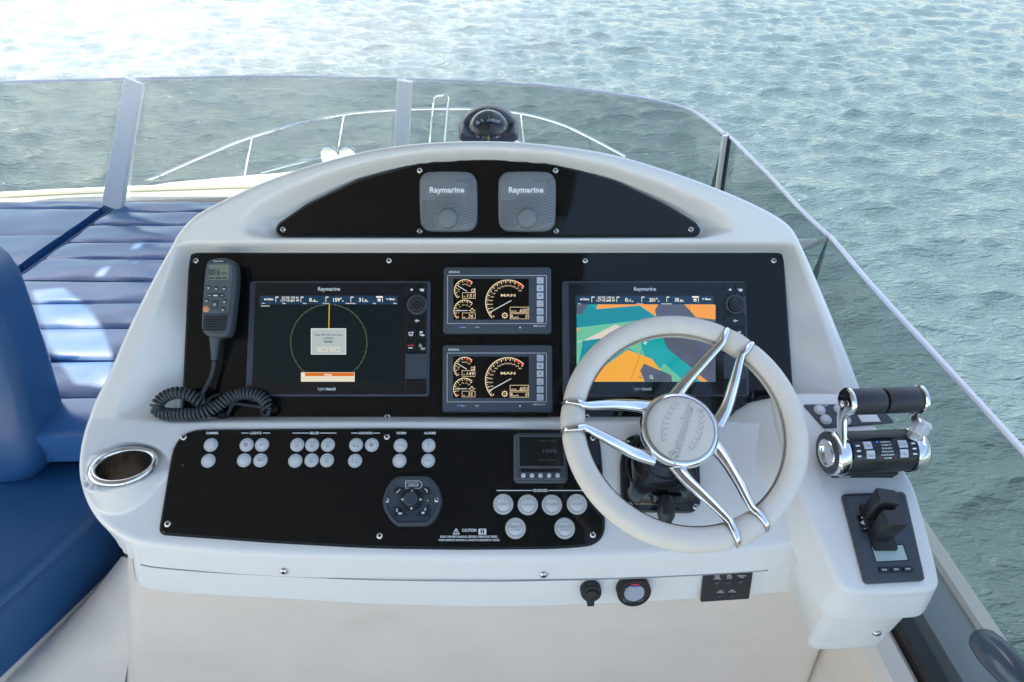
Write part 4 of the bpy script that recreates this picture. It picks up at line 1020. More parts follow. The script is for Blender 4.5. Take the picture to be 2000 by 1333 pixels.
# ================================================================== RADIO HANDSET AND CORD
def handset():
    fr = FB; w0, w1 = .014, .046
    hs = Thing('radio_handset', 'grey marine radio handset with small screen showing 0016 hanging on the panel', 'radio', fr.px(426, 580, .005))
    z = lambda X, Y: (280+X/3.333, 480+Y/3.333)
    out = [(405, 105), (440, 82), (490, 74), (545, 80), (590, 105), (598, 180), (592, 300), (578, 430), (562, 550), (545, 590), (500, 602), (430, 598), (385, 575), (368, 530), (374, 420), (384, 270), (394, 160)]
    poly = ccw(rpoly([fr.hit(*z(*p), w1) for p in out], .008, 4))
    mb = MB(); rs = []
    for d, w in ((-.007, w0), (-.001, w0+.006), (0, w0+.016), (0, w1-.008), (-.0012, w1-.004), (-.004, w1-.001), (-.008, w1)):
        q = offset_poly(poly, d); rs.append(fr.pts(np.c_[q, np.full(len(q), w)]))
    mb.rings(rs); mb.build('case', 'handset', hs, smooth=50)
    fp = ccw(rpoly([fr.hit(*z(*p), w1+.0005) for p in ((420, 112), (575, 112), (580, 200), (566, 330), (550, 440), (398, 440), (400, 300), (408, 190))], .006, 4))
    mb = MB(); mb.prism(fr, fp, w1-.001, w1+.0012, .0006); mb.build('face_plate', 'handsetface', hs)
    L = w1+.0015
    mb = MB(); a = fr.hit(*z(424, 222), L); b = fr.hit(*z(556, 124), L); mb.prism(fr, rrect(a[0], a[1], b[0], b[1], .002), w1+.0005, w1+.0016, .0004); sc_ = mb.build('screen', 'lcd', hs)
    ik = Ink(fr, L+.0004, z); ik.text('0016', 463, 172, 42, 70, bold=.01); ik.rect(430, 208, 456, 216).rect(470, 208, 505, 216).rect(514, 208, 540, 216).text('WX', 525, 180, 14); ik.build('screen_digits', 'lcdink', hs, sc_)
    ik = Ink(fr, L, z); ik.text('Raymarine', 488, 101, 10, 62, bold=.02); ik.build('lettering', 'white', hs)
    for X, Y, r, m_ in ((423, 277, .0050, 'handset'), (473, 283, .0050, 'handset'), (525, 283, .0050, 'handset'), (410, 362, .0054, 'handset'), (527, 368, .0054, 'handset'), (409, 413, .0064, 'orange'), (517, 420, .0060, 'handset')):
        u, v = fr.hit(*z(X, Y), L); mb = MB(); mb.lathe(fr, u, v, [(r, w1+.0005), (r*.95, w1+.0022), (r*.7, w1+.003), (r*.1, w1+.0032)], 18); kb = mb.build('key', m_, hs)
        if m_ != 'orange': Ink(fr, w1+.0036, z).rect(X-9, Y-4, X+9, Y-1).rect(X-6, Y+2, X+6, Y+5).build('key_legend', 'white', hs, kb)
    a = fr.hit(*z(415, 340), L); b = fr.hit(*z(528, 310), L); mb = MB(); mb.prism(fr, rrect(a[0], a[1], b[0], b[1], .004), w1+.0005, w1+.0028, .0008, 2); kb = mb.build('rocker_key', 'handset', hs)
    Ink(fr, w1+.0031, z).line(424, 325, 436, 325, 4).line(506, 325, 518, 325, 4).rect(456, 321, 484, 330).build('key_legend', 'white', hs, kb)
    a = fr.hit(*z(443, 416), L); b = fr.hit(*z(488, 356), L); mb = MB(); mb.prism(fr, rrect(a[0], a[1], b[0], b[1], .003), w1+.0005, w1+.003, .0008, 2); kb = mb.build('rocker_key', 'handset', hs)
    Ink(fr, w1+.0033, z).frame(455, 378, 472, 392, 3).build('key_legend', 'white', hs, kb)
    for i in range(6):
        y = 462+i*17; mb = MB(); mb.tube([fr.pt(*fr.hit(*z(x, y+4*math.sin((x-380)/170*math.pi)), w1+.0006), w1+.0006) for x in np.linspace(392-i*1, 545-i*3, 10)], .0016, 6); mb.build('grille_rib', 'rubberfoot', hs)
    # strain relief
    zp_ = [fr.px(*z(x, y), w) for x, y, w in ((468, 598, .032), (466, 640, .031), (464, 700, .028), (462, 745, .026))]
    mb = MB(); mb.tube(zp_, [.0105, .0085, .0065, .0052], 14); mb.build('strain_relief', 'handset', hs)
    cl = MB(); cl.box(fr, *([fr.hit(*z(440, 0), .005)[0], fr.hit(*z(530, 0), .005)[0]]), fr.hit(426, 590, .005)[1], fr.hit(426, 560, .005)[1], .0042, .016, .001); cl.build('hanger_clip', 'blackplastic', hs)
    # cord: plain lead, coil, tail
    cord = Thing('coiled_cord', 'dark grey coiled cord looping below the radio handset', 'cord', fr.px(400, 800, .03))
    lead = [fr.px(*z(x, y), w) for x, y, w in ((461, 752, .025), (455, 800, .024), (437, 860, .024), (408, 920, .028), (385, 965, .034), (388, 1005, .038))]
    mb = MB(); mb.tube(spline(lead, 8), .0036, 10); mb.build('lead', 'rubber', cord)
    pp = [fr.px(*z(x, y), w) for x, y, w in ((402, 1035, .036), (360, 1010, .044), (300, 972, .048), (225, 958, .05), (150, 978, .05), (98, 1022, .05), (88, 1066, .05), (135, 1094, .052), (230, 1098, .052), (330, 1096, .050), (415, 1080, .046), (480, 1044, .040), (545, 1000, .034), (615, 970, .028), (690, 964, .026), (755, 982, .026), (800, 1022, .028), (818, 1066, .030))]
    sp_ = spline(pp, 60); s_ = np.r_[0, np.cumsum(np.linalg.norm(np.diff(sp_, axis=0), axis=1))]
    tg = np.gradient(sp_, axis=0); tg /= np.linalg.norm(tg, axis=1)[:, None]
    nn = fr.en - tg*(tg@fr.en)[:, None]; nn /= np.linalg.norm(nn, axis=1)[:, None]; bb = np.cross(tg, nn)
    pitch = .0066; q = np.arange(0, s_[-1], pitch/14); C_ = np.stack([np.interp(q, s_, sp_[:, i]) for i in range(3)], 1); N_ = np.stack([np.interp(q, s_, nn[:, i]) for i in range(3)], 1); B_ = np.stack([np.interp(q, s_, bb[:, i]) for i in range(3)], 1)
    ph = q/pitch*2*math.pi; rad = .0092*np.clip(np.minimum(q, q[-1]-q)/.012, .25, 1)
    mb = MB(); mb.tube(C_+N_*(rad*np.cos(ph))[:, None]+B_*(rad*np.sin(ph))[:, None], .0027, 8); mb.build('coil', 'rubber', cord, smooth=70)
    tail = [fr.px(*z(x, y), w) for x, y, w in ((818, 1070, .03), (812, 1100, .026), (785, 1104, .022), (768, 1078, .02), (790, 1056, .02), (740, 1046, .018), (660, 1036, .014), (600, 1028, .012), (572, 1050, .011), (558, 1085, .012), (535, 1112, .012))]
    mb = MB(); mb.tube(spline(tail, 8), .0034, 10); mb.build('lead', 'rubber', cord)
    mb = MB(); u, v = fr.hit(*z(528, 1112), .01); mb.lathe(fr, u, v, [(.010, .0042), (.010, .010), (.0075, .013), (.0075, .020), (.006, .022)], 18); mb.build('plug', 'rubberfoot', cord)
    arc2 = [fr.px(*z(x, y), w) for x, y, w in ((420, 1040, .016), (432, 1000, .012), (465, 980, .010), (500, 972, .008))]
    mb = MB(); mb.tube(spline(arc2, 6), .003, 8); mb.build('lead', 'rubber', cord)
handset()

# ================================================================== SWITCH PANEL CONTENTS
F0 = Frame((0, 0, 0), (1, 0, 0), (0, 1, 0))
def btn_mesh(r, big):
    a = MB(); a.lathe(F0, 0, 0, [(r, 0), (r, .0022), (r*.94, .0034), (r*.78, .0036), (r*.74, .0028)], 30); ring = a.mesh('push_button', 'biglens' if big else 'button', 40)
    b = MB(); rc = r*(.62 if big else .70); b.lathe(F0, 0, 0, [(r*.75, .0024), (rc, .0030), (rc*.97, .0046 if not big else .0040), (rc*.82, .0052 if not big else .0046), (.0002, .0054 if not big else .0047)], 30); cap = b.mesh('cap', 'buttoncap', 40)
    return ring, cap
SB, BB = btn_mesh(.0121, False), btn_mesh(.0174, True)
legends = []
def button(px, py, big, leg, fr=FC, w=WC, root=None, sc=1.):
    root = root or pc; u, v = fr.hit(px, py, w+.003); ms = BB if big else SB
    mt = fr.mat4(u, v, w, root.loc) @ Matrix.Scale(sc, 4)
    o = link_mesh('push_button', ms[0], root, None, mt); c = link_mesh('cap', ms[1], root, o)
    if leg:
        ik = Ink(fr, w+(.0050 if big else .0056)); 
        if leg == '!': ik.text('!', px, py, 12, bold=.02)
        elif leg == 'pump': ik.line(px-5, py-5, px, py-1, 1.2).line(px, py-1, px+6, py-6, 1.2).rect(px-5, py+1, px+4, py+2.6).rect(px-4, py+4, px+3, py+5.4)
        elif leg == 'anchor': ik.line(px-4, py-5, px-4, py+4, 1.2).line(px-7, py+1, px-4, py+4, 1.2).line(px-1, py+1, px-4, py+4, 1.2).line(px+3, py-4, px+3, py+5, 1.2).line(px, py+4, px+6, py+4, 1.2)
        elif leg == 'lamp': ik.disc(px-1, py, 4.5, 12)
        elif leg == 'bars': ik.rect(px-6, py-4, px+6, py-2).rect(px-6, py, px+6, py+2)
        else:
            for i, ln in enumerate(leg.split('\n')): ik.text(ln, px, py+(i-.5*leg.count('\n'))*6, 4.0 if big else 3.2, (5.0 if big else 3.2)*len(ln), bold=.01)
        # the legend sits in the cap's local space
        me = ik.mb.mesh('legend', 'legend', 0, root); l = link_mesh('legend', me, root, o)
        l.matrix_parent_inverse = mt.inverted()
for x, y, b, l in ((411, 869, 0, ''), (406, 900, 0, ''), (481, 869, 0, 'lamp'), (511, 869, 0, 'NAV'), (476, 899, 0, ''), (508, 899, 0, 'bars'), (580, 869, 0, 'pump'), (609, 869, 0, 'pump'), (640, 869, 0, 'pump'), (576, 900, 0, ''), (608, 899, 0, 'pump'), (638, 899, 0, 'pump'),
                   (695, 869, 0, 'anchor'), (726, 869, 0, 'lamp'), (693, 900, 0, 'anchor'), (782, 870, 0, 'HORN'), (780, 900, 0, ''), (837, 870, 0, '!'), (836, 900, 0, 'TEST'),
                   (983, 985, 1, 'START'), (1031, 986, 1, 'STOP'), (1078, 986, 1, 'START'), (1127, 985, 1, 'STOP'), (1007, 1032, 1, 'EMERG\nSTOP'), (1103, 1032, 1, 'EMERG\nSTOP')):
    button(x, y, b, l)
ik = Ink(FC, WC+.0003)
for s_, x, wd in (('DIMMER', 415, 24), ('LIGHTS', 499.5, 22), ('BILGE', 614, 17), ('ANCHOR', 714, 27), ('HORN', 784, 18), ('ALARMS', 839.5, 23)): ik.text(s_, x, 846.2, 4.6, wd, bold=.035)
for a, b in ((471.5, 486), (513, 528), (571, 604), (624, 657), (686, 700), (728, 742)): ik.rect(a, 845.5, b, 847)
ik.text('ENGINES', 1055.5, 958.4, 5.6, 27, bold=.03); ik.rect(970, 957.6, 1041, 959.4).rect(1070, 957.6, 1152, 959.4)
ik.text('CAUTION', 916.5, 1036, 5.6, 28, bold=.03); ik.text("READ OWNER'S MANUAL BEFORE OPERATING VESSEL", 916, 1048.6, 4.2, 112, bold=.025); ik.text('WHEN UNDERWAY MAINTAIN A LOOKOUT AS REQUIRED BY COLREG', 916, 1055.2, 3.9, 119, bold=.025)
ik.line(885, 1043.4, 891, 1032.8, 1.6).line(897, 1043.4, 891, 1032.8, 1.6).line(884.5, 1043.4, 897.5, 1043.4, 1.6).line(891, 1036.5, 891, 1040.4, 1.5).disc(891, 1041.8, .8, 8)
ik.rect(934.5, 1033.5, 938.5, 1044.5).rect(945.5, 1033.5, 949.8, 1044.5).rect(941.2, 1034, 942.8, 1044).line(938, 1033, 942, 1034.6, 1.6).line(946, 1033, 942, 1034.6, 1.6).rect(938, 1042.5, 946, 1044.5)
ik.build('lettering', 'white', pc)

# ---- searchlight control
def spotlight_control():
    fr = FC; w0 = WC; z = lambda X, Y: (730+X/7.407, 920+Y/7.407); w1 = w0+.010
    t = Thing('searchlight_control', 'dark round searchlight joypad with flat top and bottom below the horn buttons', 'control', fr.px(805, 979, w0))
    out = [(350, 75), (770, 75), (850, 120), (940, 260), (985, 420), (945, 580), (860, 730), (770, 790), (330, 795), (240, 710), (150, 570), (125, 430), (170, 270), (260, 130)]
    P = ccw(rpoly([fr.hit(*z(*p), w1) for p in out], .006, 4)); mb = MB(); rs = []
    for d, w in ((.001, w0), (.0006, w1-.003), (-.001, w1-.0005), (-.0025, w1), (-.005, w1), (-.0075, w1-.0035), (-.009, w1-.0040)):
        q = offset_poly(P, d); rs.append(fr.pts(np.c_[q, np.full(len(q), w)]))
    mb.rings(rs); mb.build('housing', 'slate', t)
    wf = w1-.0038; cu_, cv_ = fr.hit(*z(550, 415), wf)
    mb = MB(); mb.lathe(fr, cu_, cv_, [(.0185, wf-.001), (.0182, wf+.006), (.017, wf+.008), (.0135, wf+.0085), (.0125, wf+.0075)], 36); pad_ = mb.build('direction_ring', 'blackplastic', t)
    mb = MB(); mb.lathe(fr, cu_, cv_, [(.0123, wf+.005), (.0118, wf+.012), (.0105, wf+.0132), (.001, wf+.0125)], 32); mb.build('joystick_cap', 'greyplastic', t, pad_)
    for pts in (((305, 265), (370, 235), (425, 260), (345, 345), (300, 320)), ((700, 255), (790, 235), (810, 330), (765, 350)), ((300, 520), (350, 520), (430, 610), (480, 650), (300, 650)), ((790, 500), (800, 650), (610, 650), (690, 600))):
        mb = MB(); mb.prism(fr, ccw([fr.hit(*z(*p), wf+.003) for p in pts]), wf-.0005, wf+.003, .001); mb.build('key', 'blackplastic', t)
    ik = Ink(fr, wf+.0089, z); ik.poly([(555, 262), (535, 305), (575, 305)]).poly([(390, 415), (430, 393), (430, 437)]).poly([(700, 415), (665, 393), (665, 437)]).poly([(543, 570), (525, 530), (562, 530)]); ik.build('arrows', 'white', t, pad_)
    ik = Ink(fr, wf+.0034, z); ik.text('S', 335, 568, 46, bold=.02); ik.text('F', 748, 562, 42, bold=.02); ik.disc(382, 616, 32, 12, ry=14).disc(712, 608, 24, 12, ry=16); ik.text('SOS', 355, 295, 24, 80, rot=45, bold=.02); ik.arc(735, 300, 36, 0, 110, 14, 8); ik.disc(780, 433, 9)
    ik.build('key_legend', 'white', t)
    ik = Ink(fr, wf+.0004, z); ik.text('JABSCO', 570, 203, 28, 150, bold=.02, shear=.2); ik.path([(462, 146), (655, 146), (690, 170), (697, 200), (690, 232), (655, 256), (462, 256), (462, 146)], 9).line(470, 176, 610, 176, 6).line(470, 228, 610, 228, 6).path([(605, 150), (650, 200), (605, 252)], 6); ik.build('lettering', 'white', t)
    for X, Y in ((187, 428), (912, 420)): screw(fr, *z(X, Y), wf+.0005, t, None, .85)
spotlight_control()

# ---- tank level display
def level_display():
    fr = FC; w0 = WC; w1 = w0+.022
    u0, v0, u1, v1 = uvrect(fr, ((1007, 846), (1103, 846), (1108, 938), (1006, 938)), w1)
    t = Thing('level_display', 'small grey display with five round keys beside the wheel rim', 'display', fr.pt((u0+u1)/2, (v0+v1)/2, w0))
    mb = MB(); P = np.asarray(rrect(u0, v0, u1, v1, .006)); rs = [fr.pts(np.c_[q, np.full(len(q), w)]) for q, w in ((offset_poly(P, .003), w0), (offset_poly(P, .003), w0+.010), (offset_poly(P, .0004), w0+.012), (P, w1-.003), (offset_poly(P, -.002), w1-.0006), (offset_poly(P, -.004), w1))]
    mb.rings(rs); mb.build('housing', 'greyplastic', t)
    z = lambda X, Y: (940+X/5.554, 830+Y/5.554); a = fr.hit(*z(412, 452), w1); b = fr.hit(*z(882, 130), w1)
    mb = MB(); mb.prism(fr, rrect(a[0], a[1], b[0], b[1], .0015), w1-.001, w1+.0008, .0004); mb.build('screen', 'glossblack', t)
    ik = Ink(fr, w1+.001, z); ik.text('100%', 745, 285, 36, 150); ik.text('FUEL TANK', 720, 385, 16, 190); ik.text('LEVEL STBD', 720, 175, 14, 160); ik.build('screen_text', 'coverridge', t)
    ik = Ink(fr, w1+.0004, z); ik.frame(404, 124, 888, 458, 5); ik.build('screen_frame', 'cover', t)
    Ink(fr, w1+.0004, z).rect(428, 478, 860, 512).build('key_strip', 'glossblack', t)
    for X in (457, 550, 643, 736, 828):
        u, v = fr.hit(*z(X, 550), w1+.001); mb = MB(); mb.lathe(fr, u, v, [(.0040, w1-.0005), (.0038, w1+.0014), (.002, w1+.002), (.0003, w1+.0021)], 16); mb.build('key', 'keyface', t)
level_display()

# ================================================================== CUP HOLDER
fcup = Frame(cup_c, np.cross((0, 1, 0), cupN), np.cross(cupN, np.cross((0, 1, 0), cupN)))
ch = Thing('cup_holder', 'polished steel cup holder sunk in the console corner', 'cup holder', cup_c - cupN*.075)
t_ = np.arange(48)*2*math.pi/48
mb = MB(); ring = []
for k in range(11):
    a = math.pi*k/10; ring.append(fcup.pts(np.c_[(CR+.006*math.cos(math.pi-a)*-1)*np.cos(t_), (CR+.006*math.cos(math.pi-a)*-1)*np.sin(t_), np.full(48, .002+.006*math.sin(a))]))
mb.rings(ring, cap0=False, cap1=False); mb.build('rim', 'chrome', ch, smooth=60)
mb = MB(); mb.rings([fcup.pts(np.c_[r*np.cos(t_), r*np.sin(t_), np.full(48, w)]) for r, w in ((CR-.004, .004), (CR-.006, -.03), (CR-.008, -.055), (CR-.012, -.066), (.02, -.067), (.004, -.066))], cap0=False); mb.build('well', 'darkcup', ch, smooth=60)

# ================================================================== UNDER THE LIP: socket, detector, indicator plate
fs = frame_on_skirt(1154, 1157); u, v = fs.hit(1154, 1155, 0)
t = Thing('power_socket', 'black capped power socket under the console lip', 'socket', fs.pt(u, v, -.006))
mb = MB(); mb.lathe(fs, u, v, [(.0185, -.007), (.0185, .004), (.017, .0075), (.012, .009), (.0115, .013), (.009, .0145), (.001, .0148)], 30); mb.build('cap', 'rubberfoot', t)
mb = MB(); mb.box(fs, u-.006, u+.006, v-.029, v-.010, -.0065, .007, .0015); mb.build('pull_tab', 'rubberfoot', t)
mb = MB(); mb.box(fs, u-.007, u+.007, v+.012, v+.0245, -.0065, .006, .0015); mb.build('hinge', 'rubberfoot', t)
fs = frame_on_skirt(1239, 1157); u, v = fs.hit(1239, 1159, .007)
t = Thing('gas_detector', 'round black gas detector with grey face beside the capped socket', 'detector', fs.pt(u, v, -.006))
mb = MB(); mb.lathe(fs, u, v, [(.0295, -.0125), (.0300, .003), (.0300, .006), (.0290, .0080), (.0262, .0080), (.0258, .0070)], 40); mb.build('body', 'rubberfoot', t)
mb = MB(); mb.lathe(fs, u, v, [(.0260, .0068), (.001, .0074)], 36); fc_ = mb.build('face', 'detector', t)
z = lambda X, Y: (1080+X/4.762, 1080+Y/4.762)
Ink(fs, .0077, z).rect(726, 290, 802, 304).build('red_mark', 'red', t, fc_); Ink(fs, .0077, z).rect(726, 306, 804, 319).build('blue_mark', 'bluep', t, fc_)
ik = Ink(fs, .0077, z)
for Y in (335, 358, 384, 407): ik.rect(665, Y-2, 852, Y+2)
ik.disc(697, 358, 7).disc(697, 384, 7); ik.frame(656, 430, 712, 452, 3).frame(728, 428, 776, 452, 3).frame(790, 428, 836, 452, 3); ik.build('face_print', 'legend', t, fc_)
fs = frame_on_skirt(1420, 1147)
pl = [fs.hit(*p, -.001) for p in ((1371, 1123), (1476, 1117), (1467, 1172), (1365, 1177))]
t = Thing('indicator_plate', 'flat black plate of warning lights under the lip near the wheel', 'panel', fs.pt(*np.mean(pl, 0), -.005))
us_ = [p[0] for p in pl]; vs_l = [p[1] for p in pl]
mb = MB(); mb.prism(fs, rrect(min(us_)+.004, (vs_l[2]+vs_l[3])/2, max(us_)-.004, (vs_l[0]+vs_l[1])/2, .002), -.0062, -.002, .0006); mb.build('plate', 'blackplastic', t)
ik = Ink(fs, -.0016, z)
for X, Y, ls in ((1528, 215, ('BILGE', 'PUMP', 'RUNNING')), (1640, 210, ('HIGH', 'WATER', 'ALERT')), (1755, 215, ('PLATFORM', 'DOWN')), (1560, 355, ('STBD', 'EXHAUST')), (1668, 350, ('PORT', 'EXHAUST'))):
    for i, s_ in enumerate(ls): ik.text(s_, X, Y+i*14, 9, 9.5*len(s_), bold=.02)
ik.build('lettering', 'white', t)
for X, Y in ((1522, 280), (1635, 276), (1745, 270), (1550, 402), (1665, 398)):
    u, v = fs.hit(*z(X, Y), -.001); mb = MB(); mb.lathe(fs, u, v, [(.0040, -.0022), (.0038, 0), (.0028, .0008), (.002, 0)], 16); lb = mb.build('lamp_bezel', 'slate', t)
    mb = MB(); mb.lathe(fs, u, v, [(.002, -.0005), (.0002, .0006)], 12); mb.build('lamp', 'red' if X in (1522, 1745) else 'bluep', t, lb)

# ================================================================== STEERING WHEEL
WN = nrm((-.01, -math.sin(R(26)), math.cos(R(26))))
wc = CAM + ray(1334, 831)*.985
ex_ = nrm(np.cross((0, 0, 1), -WN)); ex_ = ex_ if ex_[0] > 0 else -ex_
FW = Frame(wc, ex_, np.cross(WN, ex_))
RM, rm = .1765, .0190
sw = Thing('steering_wheel', 'cream leather steering wheel with six polished spokes', 'steering wheel', FW.pt(0, 0, -.07))
def torus_part(a0, a1, R0, r0, name, m, n=64, bulge=0.):
    mb = MB(); rings = []; tt = np.arange(20)*2*math.pi/20
    for i in range(n+1):
        a = a0+(a1-a0)*i/n; rr_ = r0*(1+bulge*math.sin(math.pi*i/n)); e = min(i, n-i)
        if e == 0: rr_ *= .90
        elif e == 1: rr_ *= .985
        rings.append(FW.pts(np.c_[(R0+rr_*np.cos(tt))*math.cos(a), (R0+rr_*np.cos(tt))*math.sin(a), rr_*np.sin(tt)]))
    mb.rings(rings); return mb.build(name, m, sw, smooth=60)
def wang(px, py): u, v = FW.hit(px, py, 0); return math.atan2(v, u)
ends = [(1424, 634), (1478, 662), (1093, 790), (1093, 847), (1434, 1060), (1491, 1032)]
starts = [(1312, 778), (1412, 826), (1268, 790), (1272, 900), (1318, 912), (1406, 872)]
ends = [(x, y-2) for x, y in ends]; angs = [wang(*p) for p in ends]; d2 = 2*math.pi
A = [a % d2 for a in angs]
def span(a, b):
    return (a, b) if b > a else (a, b+d2)
gap = .012
# three short pads between the spoke pairs, three long grips between the pairs
for lo, hi in ((A[1], A[0]), (A[2], A[3]), (A[4], A[5])):
    a, b = span(lo, hi); torus_part(a+gap, b-gap, RM, rm*1.0, 'rim_pad', 'leather2', 20, .05)
for lo, hi in ((A[0], A[2]), (A[3], A[4]), (A[5], A[1])):
    a, b = span(lo, hi); torus_part(a+gap, b-gap, RM, rm, 'rim_grip', 'leather', 72)
    n = int((b-a)*RM/.0042); mb = MB(); zz = []
    for i in range(n*2+1):
        t = a+gap*3+(b-a-6*gap)*i/(2*n); th = math.pi-.30+(.16 if i % 2 else -.16); zz.append(FW.pt((RM+(rm+.0006)*math.cos(th))*math.cos(t), (RM+(rm+.0006)*math.cos(th))*math.sin(t), (rm+.0006)*math.sin(th)))
    mb.tube(zz, .0008, 4); mb.build('stitching', 'thread', sw, smooth=0)
mb = MB(); tt = np.arange(12)*d2/12; mb.rings([FW.pts(np.c_[(RM+.012*np.cos(tt))*math.cos(a), (RM+.012*np.cos(tt))*math.sin(a), .012*np.sin(tt)]) for a in np.linspace(0, d2, 97)], cap0=False, cap1=False); mb.build('rim_core', 'steel', sw)
HB = -.030      # the hub sits deeper than the rim
def spoke(st, a):
    su, sv = FW.hit(*st, HB); p0 = np.array([su, sv]); e = np.array([math.cos(a), math.sin(a)])
    def at(r): return e*r
    ctl = [(*p0*.90, HB-.006), (*(p0+(at(RM-rm)-p0)*.25), HB+.006), (*(p0+(at(RM-rm)-p0)*.62), -.003), (*at(RM-rm*1.1), .0125), (*at(RM-rm*.5), .0180), (*at(RM), .0193), (*at(RM+rm*.6), .0158), (*at(RM+rm*1.0), .004)]
    P = spline(ctl, 7); n = len(P); s_ = np.linspace(0, 1, n)
    wid = np.interp(s_, [0, .12, .45, .62, .8, 1], [.0128, .0105, .0062, .0052, .0042, .0030]); thk = np.interp(s_, [0, .2, .55, .75, 1], [.0085, .0070, .0052, .0028, .0022])
    tg = np.gradient(P, axis=0); tg /= np.linalg.norm(tg, axis=1)[:, None]; up_ = np.array([0, 0, 1.]); rings = []; k = np.arange(12)*d2/12
    for i in range(n):
        b = nrm(np.cross(tg[i], up_)); c = np.cross(b, tg[i]); cc = np.cos(k); ss = np.sin(k)
        sx = np.sign(cc)*np.abs(cc)**.7; sy = np.sign(ss)*np.abs(ss)**.8
        rings.append(FW.pts(P[i]+wid[i]*np.outer(sx, b)+thk[i]*np.outer(sy, c)))
    mb = MB(); mb.rings(rings); mb.build('spoke', 'chrome', sw, smooth=60)
for st, a in zip(starts, A): spoke(st, a)
mb = MB(); mb.lathe(FW, 0, 0, [(r, w+HB) for r, w in ((.045, -.034), (.058, -.026), (.0635, -.012), (.0645, .002), (.0635, .009), (.060, .0135), (.0560, .0145), (.0545, .0125))], 64); mb.build('hub', 'chrome', sw, smooth=50)
mb = MB(); mb.lathe(FW, 0, 0, [(r, w+HB) for r, w in ((.0542, .010), (.0538, .0145), (.0525, .0160), (.04, .0172), (.02, .0178), (.001, .018))], 56); pd = mb.build('hub_pad', 'leather2', sw, smooth=60)
ik = Ink(FW, .0166+HB); ik.text('Sunseeker', 1332, 841, 19, 112, rot=73, bold=.02, ext=.05, zscale=.024); ik.mb.build('lettering', 'emboss', sw, pd, smooth=30)['kind'] = 'stuff'
mb = MB()
for side in (-1, 1):
    for i in range(9):
        s_ = i/8; # along the word, bottom to top
        th = R(73); cx, cy = 1332+side*0, 841; along = (s_-.5)*84; off = side*(20+16*math.cos((s_-.5)*2.4))
        X = cx+math.cos(th)*along+math.sin(th)*off; Y = cy-math.sin(th)*along+math.cos(th)*off
        for k in (-1, 1):
            u, v = FW.hit(X, Y, .0172+HB); q = R(73)+k*.6+side*.2
            e = [(u+.0048*math.cos(b)*math.cos(q)-.0013*math.sin(b)*math.sin(q)+.0045*math.cos(q), v+.0048*math.cos(b)*math.sin(q)+.0013*math.sin(b)*math.cos(q)+.0045*math.sin(q)) for b in np.arange(10)*d2/10]
            if math.hypot(u, v) < .045: mb.prism(FW, e, .0168+HB, .0184+HB, .0005)
if mb.v: mb.build('wreath', 'emboss', sw, pd)['kind'] = 'stuff'

# steering column: boot between hub and base
cb = FC.px(1291, 930, .001)
col_ = Thing('steering_column', 'black tilting steering column base behind the wheel', 'steering column', cb)
base_px = [(1222, 856), (1240, 848), (1352, 850), (1366, 862), (1370, 985), (1356, 1002), (1232, 1000), (1214, 978), (1212, 900)]
P = ccw(rpoly([FC.hit(*p, .012) for p in base_px], .012, 5)); mb = MB(); mb.prism(FC, P, .0005, .012, .004, 3); mb.build('base_plate', 'glossblack', col_)
c0 = np.mean(P, 0); mb = MB(); rs = []
hubp = FW.pt(0, 0, -.032+HB); q = hubp-FC.o; hu, hv, hw = q@FC.ex, q@FC.ey, q@FC.en
for s_, sc_, rd_ in ((0, .86, 0), (.12, .84, 0), (.30, .78, .2), (.5, .68, .6), (.66, .62, 1), (.82, .58, 1), (.84, .50, 1), (1.0, .48, 1)):
    n = len(P); ang = np.arctan2(P[:, 1]-c0[1], P[:, 0]-c0[0]); sq = (P-c0)*sc_; ci = np.c_[np.cos(ang), np.sin(ang)]*.062*sc_
    q = sq*(1-rd_)+ci*rd_+c0+(np.array([hu, hv])-c0)*s_**1.2; rs.append(FC.pts(np.c_[q, np.full(n, .011+(hw-.011)*s_)]))
mb.rings(rs); mb.build('boot', 'glossblack', col_, smooth=50)
for k in range(3):
    s_ = .22+.16*k; a = c0+(np.array([hu, hv])-c0)*s_**1.2; mb = MB(); tt = np.linspace(0, d2, 41); rad = .058-.008*k
    mb.tube([FC.pt(a[0]+rad*math.cos(x)*1.02, a[1]+rad*math.sin(x), .011+(hw-.011)*s_) for x in tt], .0022, 6); mb.build('boot_ring', 'blackplastic', col_)
for p in ((1226, 866), (1231, 986), (1358, 990)): screw(FC, *p, .012, col_, None, .9)
lv = [FC.px(1302, 975, .035), FC.px(1302, 990, .042), FC.px(1301, 1006, .044), FC.px(1299, 1020, .040)]
mb = MB(); mb.tube(lv, [.012, .0145, .0145, .010], 14); mb.build('tilt_lever', 'blackplastic', col_)
mb = MB(); a = FC.hit(1275, 985, .02); b = FC.hit(1330, 968, .02); mb.box(FC, a[0], b[0], a[1], b[1], .0115, .034, .004); mb.build('lever_block', 'glossblack', col_)

# ================================================================== POD SWITCH PLATE
sp_px = [(1569, 790), (1716, 789), (1748, 826), (1610, 836)]
P = ccw(rpoly([FD.hit(*p, .003) for p in sp_px], .004, 3))
t = Thing('pod_switch_plate', 'dark switch plate with pale round buttons behind the throttles', 'panel', FD.pt(*P.mean(0), 0))
mb = MB(); mb.prism(FD, P, .0005, .003, .0008); mb.build('plate', 'slate', t)
for x, y in ((1602, 800), (1640, 799), (1614, 819), (1652, 820)): button(x, y, 0, '', FD, .003, t, .82)
ik = Ink(FD, .0034); ik.text('TRIM TABS', 1606, 792.3, 2.4, 22, bold=.02); ik.build('lettering', 'white', t)
P = [FD.hit(*p, .0045) for p in ((1675, 811), (1712, 810), (1721, 824), (1683, 825))]
mb = MB(); mb.prism(FD, ccw(P), .0032, .0045, .0004); mb.build('blank_cover', 'white', t)

